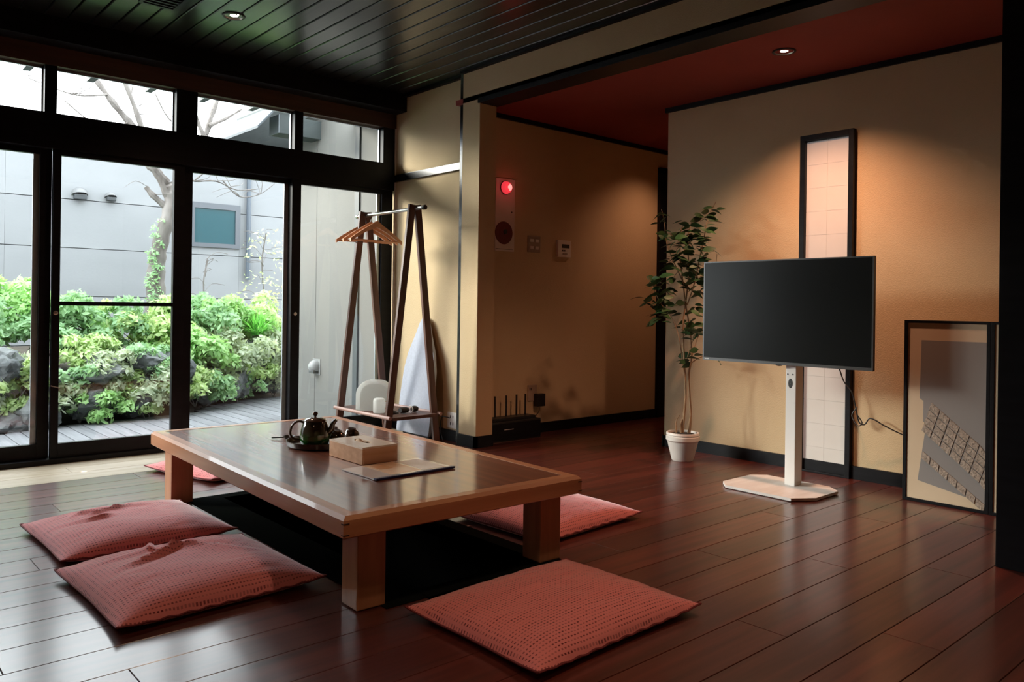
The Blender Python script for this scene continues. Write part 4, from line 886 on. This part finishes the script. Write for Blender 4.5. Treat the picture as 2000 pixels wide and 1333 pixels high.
# shrubs: each its own crown of real leaves (stuff) on a few twigs
def leafcloud(name, spheres, n, size, m, parent, seed, flat=0.55):
    r = np.random.RandomState(seed); sp = np.array(spheres); k = r.choice(len(sp), n, p=(sp[:, 3]**2)/np.sum(sp[:, 3]**2))
    d = r.normal(size=(n, 3)); d /= np.linalg.norm(d, axis=1)[:, None]; d[:, 2] = np.where(d[:, 2] < -0.35, -d[:, 2], d[:, 2])
    rad = sp[k, 3]*(0.62+0.45*r.rand(n))
    c = sp[k, :3]+d*rad[:, None]
    nrm = d*0.6+r.normal(size=(n, 3))*flat+np.array([0, -0.25, 0.45]); nrm /= np.linalg.norm(nrm, axis=1)[:, None]
    t = np.cross(nrm, r.normal(size=(n, 3))); t /= np.linalg.norm(t, axis=1)[:, None]; b_ = np.cross(nrm, t)
    s = size*(0.55+0.8*r.rand(n))[:, None]
    P = np.stack([c-t*s, c-t*s*0.1+b_*s*0.42, c+t*s, c-t*s*0.1-b_*s*0.42], 1).reshape(-1, 3)
    me = bpy.data.meshes.new(name); me.vertices.add(4*n); me.vertices.foreach_set('co', P.ravel())
    me.loops.add(4*n); me.loops.foreach_set('vertex_index', np.arange(4*n)); me.polygons.add(n); me.polygons.foreach_set('loop_start', np.arange(n)*4); me.polygons.foreach_set('loop_total', np.full(n, 4)); me.update()
    me.materials.append(m); o = bpy.data.objects.new(name, me); COL.objects.link(o); o.parent = parent; o['kind'] = 'stuff'; return o
def twigs(parent, base, tips, rad=0.008, name='twig'):
    for t in tips:
        bm = nb(); b_ = Vector(base); t = Vector(t); m_ = (b_+t)/2+Vector((rr.gauss(0, .04), rr.gauss(0, .04), 0.03)); c_ = smoothcurve([b_, m_, t], 3)
        tube(bm, c_, [rad*(1-0.7*i/(len(c_)-1)) for i in range(len(c_))], 5); obj(name, bm, barkm, parent, True)
def shrub(x, y, z, r, n, mi, label, size=0.034, blobs=6, tall=1.0, name='garden_shrub'):
    s = tag(empty(name, (x, y, z)), label, 'shrub', 'leafy shrubs on the garden bank')
    q = random.Random(int(x*1000)+int(z*77)); sph = []
    for k in range(blobs): sph.append((q.uniform(-r, r)*0.95, q.uniform(-r, r)*0.55, q.uniform(0.0, 0.85)*r*tall, r*q.uniform(0.16, 0.42)))
    leafcloud('foliage', sph, n, size, LEAF[mi], s, int(abs(x*100))+mi*7)
    twigs(s, (0, 0, -0.12), [(a*0.9, b_*0.9, c_) for a, b_, c_, _ in sph[:4]])
    return s
SH = [(-2.35, 3.1, 0.58, .42, 2600, 0, 'tall bright green shrub at the far left against the grey building'), (-2.62, 2.75, 0.50, .34, 1700, 1, 'mid green shrub cut by the left picture edge'), (-2.02, 2.8, 0.50, .36, 2200, 1, 'dense mid green shrub just left of the dark door stile'),
      (-1.72, 3.1, 0.50, .38, 2400, 0, 'bright green shrub left in the second pane below the middle rail'), (-1.30, 2.95, 0.48, .36, 2200, 1, 'mid green shrub in the middle of the second pane'), (-0.92, 3.0, 0.48, .36, 2200, 2, 'yellow-green shrub at the foot of the tree trunk'),
      (-1.55, 2.5, 0.34, .22, 900, 2, 'small yellow-green shrub hanging over the rocks in the second pane'), (-1.25, 2.42, 0.02, .24, 1100, 3, 'dusty green plant spilling towards the deck in the second pane'), (-1.66, 2.33, 0.0, .2, 700, 3, 'dusty green plant at deck level beside the left door stile'), (-0.93, 2.48, 0.06, .22, 900, 2, 'yellow-green plant low beside the central door stile'),
      (-0.30, 3.2, 0.50, .38, 2400, 1, 'mid green shrub left in the third pane'), (0.08, 3.45, 0.52, .36, 2200, 0, 'bright green shrub in the middle of the third pane'), (-0.55, 2.85, 0.30, .28, 1300, 0, 'bright green shrub just right of the central door stile'), (0.55, 3.6, 0.52, .42, 2400, 2, 'yellow-green shrub at the right of the third pane'),
      (-0.10, 3.0, 0.22, .30, 1500, 3, 'dusty green shrub covering the rocks in the third pane'), (0.36, 3.32, 0.16, .32, 1500, 3, 'dusty green shrub by the far corner of the deck'), (-0.42, 2.72, 0.0, .22, 900, 1, 'low green plant at the deck corner in the third pane'), (0.9, 3.7, 0.3, .4, 1700, 3, 'dusty green shrub hidden behind the slim door stile'),
      (-2.25, 2.45, 0.30, .16, 500, 3, 'small dusty green plant between the rocks of the left pane'), (-2.15, 2.3, -0.06, .14, 420, 2, 'small yellow-green weed beside the deck in the left pane')]
for (x, y, z, r_, n_, mi, lb) in SH: low = z < 0.32; shrub(x, y, z+(0.02 if low else 0.03), r_*(1.5 if low else 1.12), int(n_*(3.0 if low else 1.6)), mi, lb, size=0.036, blobs=24, tall=0.85 if low else 1.15)
CP_ = [(-2.48, 2.28, -0.05, 3, 'dusty green creeper at deck level cut by the left picture edge'), (-2.18, 2.24, 0.22, 2, 'yellow-green creeper over the upper rocks in the left pane'), (-1.80, 2.30, 0.16, 1, 'mid green creeper just right of the dark left stile'), (-1.50, 2.28, -0.08, 0, 'bright green creeper at the deck edge in the second pane'),
       (-1.38, 2.36, 0.26, 3, 'dusty green creeper between the two flat rocks in the second pane'), (-1.10, 2.36, -0.06, 2, 'yellow-green creeper at the deck edge left of the central stile'), (-0.98, 2.42, 0.30, 1, 'mid green creeper high on the rocks left of the central stile'), (-0.55, 2.62, 0.05, 2, 'yellow-green creeper at the deck edge right of the central stile'),
       (-0.25, 2.86, 0.12, 3, 'dusty green creeper over the corner rock in the third pane'), (0.05, 3.02, -0.04, 1, 'mid green creeper at the deck edge in the third pane'), (0.28, 3.12, 0.14, 2, 'yellow-green creeper in front of the grass tuft'), (0.55, 3.20, 0.02, 3, 'dusty green creeper at the far right of the third pane')]
for (x, y, z, mi, lb) in CP_: shrub(x, y, z, .24, 1500, mi, lb, size=0.030, blobs=22, tall=1.1, name='creeper')
# shrubs farther left, outside the frame: nothing of them shows, but the ceiling and floor mirror them
for k, x in enumerate((-3.2, -3.9, -4.7)): shrub(x, 2.95, 0.42, .48, 1500, k % 2, ['round green shrub beyond the left picture edge', 'wide green shrub farther out beyond the left picture edge', 'outermost green shrub beyond the left picture edge'][k], size=0.045)
# spiky grass tuft
GT = tag(empty('spiky_grass', (0.36, 3.22, 0.62)), 'spiky bright green grass tuft at the right of the third pane', 'grass tuft')
r = np.random.RandomState(4); n = 260; P = []; F = []
for k in range(n):
    a = r.uniform(0, 2*PI); tilt = r.uniform(0.15, 1.2); L_ = r.uniform(0.2, 0.36); d = np.array([math.cos(a)*math.sin(tilt), math.sin(a)*math.sin(tilt), math.cos(tilt)]); sd = np.array([-math.sin(a), math.cos(a), 0])*0.006
    b0 = np.array([r.normal()*.03, r.normal()*.03, 0]); m1 = b0+d*L_*0.6; e = b0+d*L_+np.array([0, 0, -0.06*math.sin(tilt)]); i0 = len(P)
    P += [b0-sd, b0+sd, m1+sd*0.8, m1-sd*0.8, e]; F += [(i0, i0+1, i0+2, i0+3), (i0+3, i0+2, i0+4)]
me = bpy.data.meshes.new('blades'); me.from_pydata([tuple(p) for p in P], [], F); me.materials.append(grassm); o = bpy.data.objects.new('blades', me); COL.objects.link(o); o.parent = GT; o['kind'] = 'stuff'
# bare tree
TR = tag(empty('bare_tree', (-0.72, 3.4, 0.5)), 'leaning bare tree with ivy on its trunk behind the shrubs', 'tree')
def tp(u, z, dy=0.0): return Vector((u+0.72, dy, z-0.5))
trunk = smoothcurve([tp(-0.72, 0.45), tp(-0.70, 0.98), tp(-0.69, 1.31, .03), tp(-0.66, 1.58, .02), tp(-0.585, 1.90), tp(-0.56, 2.14), tp(-0.60, 2.26)], 5)
bm = nb(); tube(bm, trunk, [0.105-0.050*i/(len(trunk)-1)+0.008*math.sin(i*2.1) for i in range(len(trunk))], 14); obj('trunk', bm, barkm, TR, True)
limbs = [([(-0.57, 2.10), (-0.69, 2.35), (-0.79, 2.45), (-0.90, 2.75), (-1.08, 2.96), (-1.25, 3.17), (-1.36, 3.32)], 0.052, 0.022), ([(-0.60, 2.26), (-0.74, 2.42), (-0.84, 2.70), (-0.95, 3.0), (-1.10, 3.35)], 0.045, 0.02), ([(-0.56, 2.14), (-0.46, 2.36), (-0.30, 2.60), (-0.18, 2.85), (-0.12, 3.05), (-0.02, 3.35)], 0.050, 0.022),
         ([(-0.20, 2.80), (-0.28, 3.0), (-0.36, 3.3)], 0.028, 0.012), ([(-0.16, 2.95), (0.02, 3.05), (0.22, 3.2)], 0.024, 0.010), ([(-0.58, 1.98), (-0.74, 2.12), (-0.80, 2.2)], 0.04, 0.022),
         ([(-0.90, 2.75), (-1.1, 2.72), (-1.35, 2.78), (-1.6, 2.95)], 0.013, 0.005), ([(-1.0, 2.85), (-1.22, 2.66), (-1.5, 2.70), (-1.75, 2.9)], 0.010, 0.004), ([(-0.9, 2.78), (-0.88, 2.95), (-0.95, 3.1), (-0.92, 3.3)], 0.012, 0.006),
         ([(-0.45, 2.38), (-0.30, 2.32), (-0.05, 2.35), (0.20, 2.28), (0.5, 2.33)], 0.012, 0.004), ([(-0.30, 2.33), (-0.15, 2.45), (0.0, 2.44), (0.1, 2.3)], 0.008, 0.003), ([(0.0, 2.36), (0.2, 2.2), (0.45, 2.25), (0.65, 2.4)], 0.008, 0.003),
         ([(-0.5, 2.3), (-0.48, 2.5), (-0.44, 2.62)], 0.02, 0.012), ([(-1.2, 3.1), (-1.5, 3.05), (-1.9, 3.15)], 0.010, 0.004), ([(-1.5, 2.72), (-1.55, 2.6), (-1.75, 2.55)], 0.006, 0.003), ([(-0.25, 2.7), (-0.4, 2.85), (-0.6, 2.95), (-0.75, 3.2)], 0.014, 0.006)]
for pts, a, b_ in limbs:
    dy0 = rr.uniform(-0.15, 0.15); c_ = smoothcurve([tp(u, z, dy0*i/len(pts)) for i, (u, z) in enumerate(pts)], 4)
    bm = nb(); tube(bm, c_, [a+(b_-a)*i/(len(c_)-1)+a*0.12*math.sin(i*1.9) for i in range(len(c_))], 8); obj('limb' if a > 0.02 else 'branch', bm, barkm, TR, True)
tw = random.Random(9)
for k in range(80):   # fine twigs
    l = tw.choice(limbs)[0]; u, z = tw.choice(l[1:]); a = tw.uniform(0, PI); L_ = tw.uniform(0.15, 0.45)
    p0 = tp(u, z); p1 = p0+Vector((math.cos(a)*L_*0.5, tw.uniform(-.1, .1), math.sin(a)*L_*0.4+0.02)); p2 = p0+Vector((math.cos(a+0.4)*L_, tw.uniform(-.15, .15), math.sin(a+0.4)*L_*0.8))
    bm = nb(); tube(bm, smoothcurve([p0, p1, p2], 3), [0.004, 0.0038, 0.0035, 0.003, 0.0025, 0.002, 0.0015], 4); obj('twig', bm, barkm, TR)
leafcloud('ivy', [(tp(-0.74+0.035*math.sin(i*2), 1)[0]+0.008*max(0, i-6), -0.06, tp(0, 0.98+0.085*i)[2], 0.085-0.004*i) for i in range(11)], 520, 0.021, LEAF[1], TR, 3)
# thin dry stems in front of the far wall
for (x, y, h_, lb, sd) in ((0.12, 4.2, 1.15, 'thin dry branching stem in front of the teal window', 2), (0.72, 3.9, 1.5, 'sparse pale shrub with few leaves beside the downpipe', 5), (0.95, 3.6, 1.3, 'sparse leafy whip right of the downpipe', 8)):
    s = tag(empty('slender_shrub', (x, y, 0.35)), lb, 'shrub'); q = random.Random(sd)
    bm = nb(); tube(bm, smoothcurve([(0, 0, 0), (0.02, 0, h_*0.4), (-0.02, 0, h_*0.75), (0.03, 0, h_)], 4), 0.008, 6); obj('stem', bm, barkm, s, True)
    for k in range(14):
        z = h_*q.uniform(0.35, 1); a = q.uniform(-1, 1); L_ = q.uniform(0.12, 0.4)
        bm = nb(); tube(bm, smoothcurve([(0, 0, z), (a*L_*0.5, q.uniform(-.1, .1), z+L_*0.35), (a*L_, q.uniform(-.15, .15), z+L_*0.3)], 3), 0.003, 4); obj('twig', bm, barkm, s)
    if sd > 2: leafcloud('foliage', [(0, 0, h_*0.5, 0.3), (0.05, 0, h_*0.85, 0.3)], 130, 0.028, LEAF[2], s, sd)
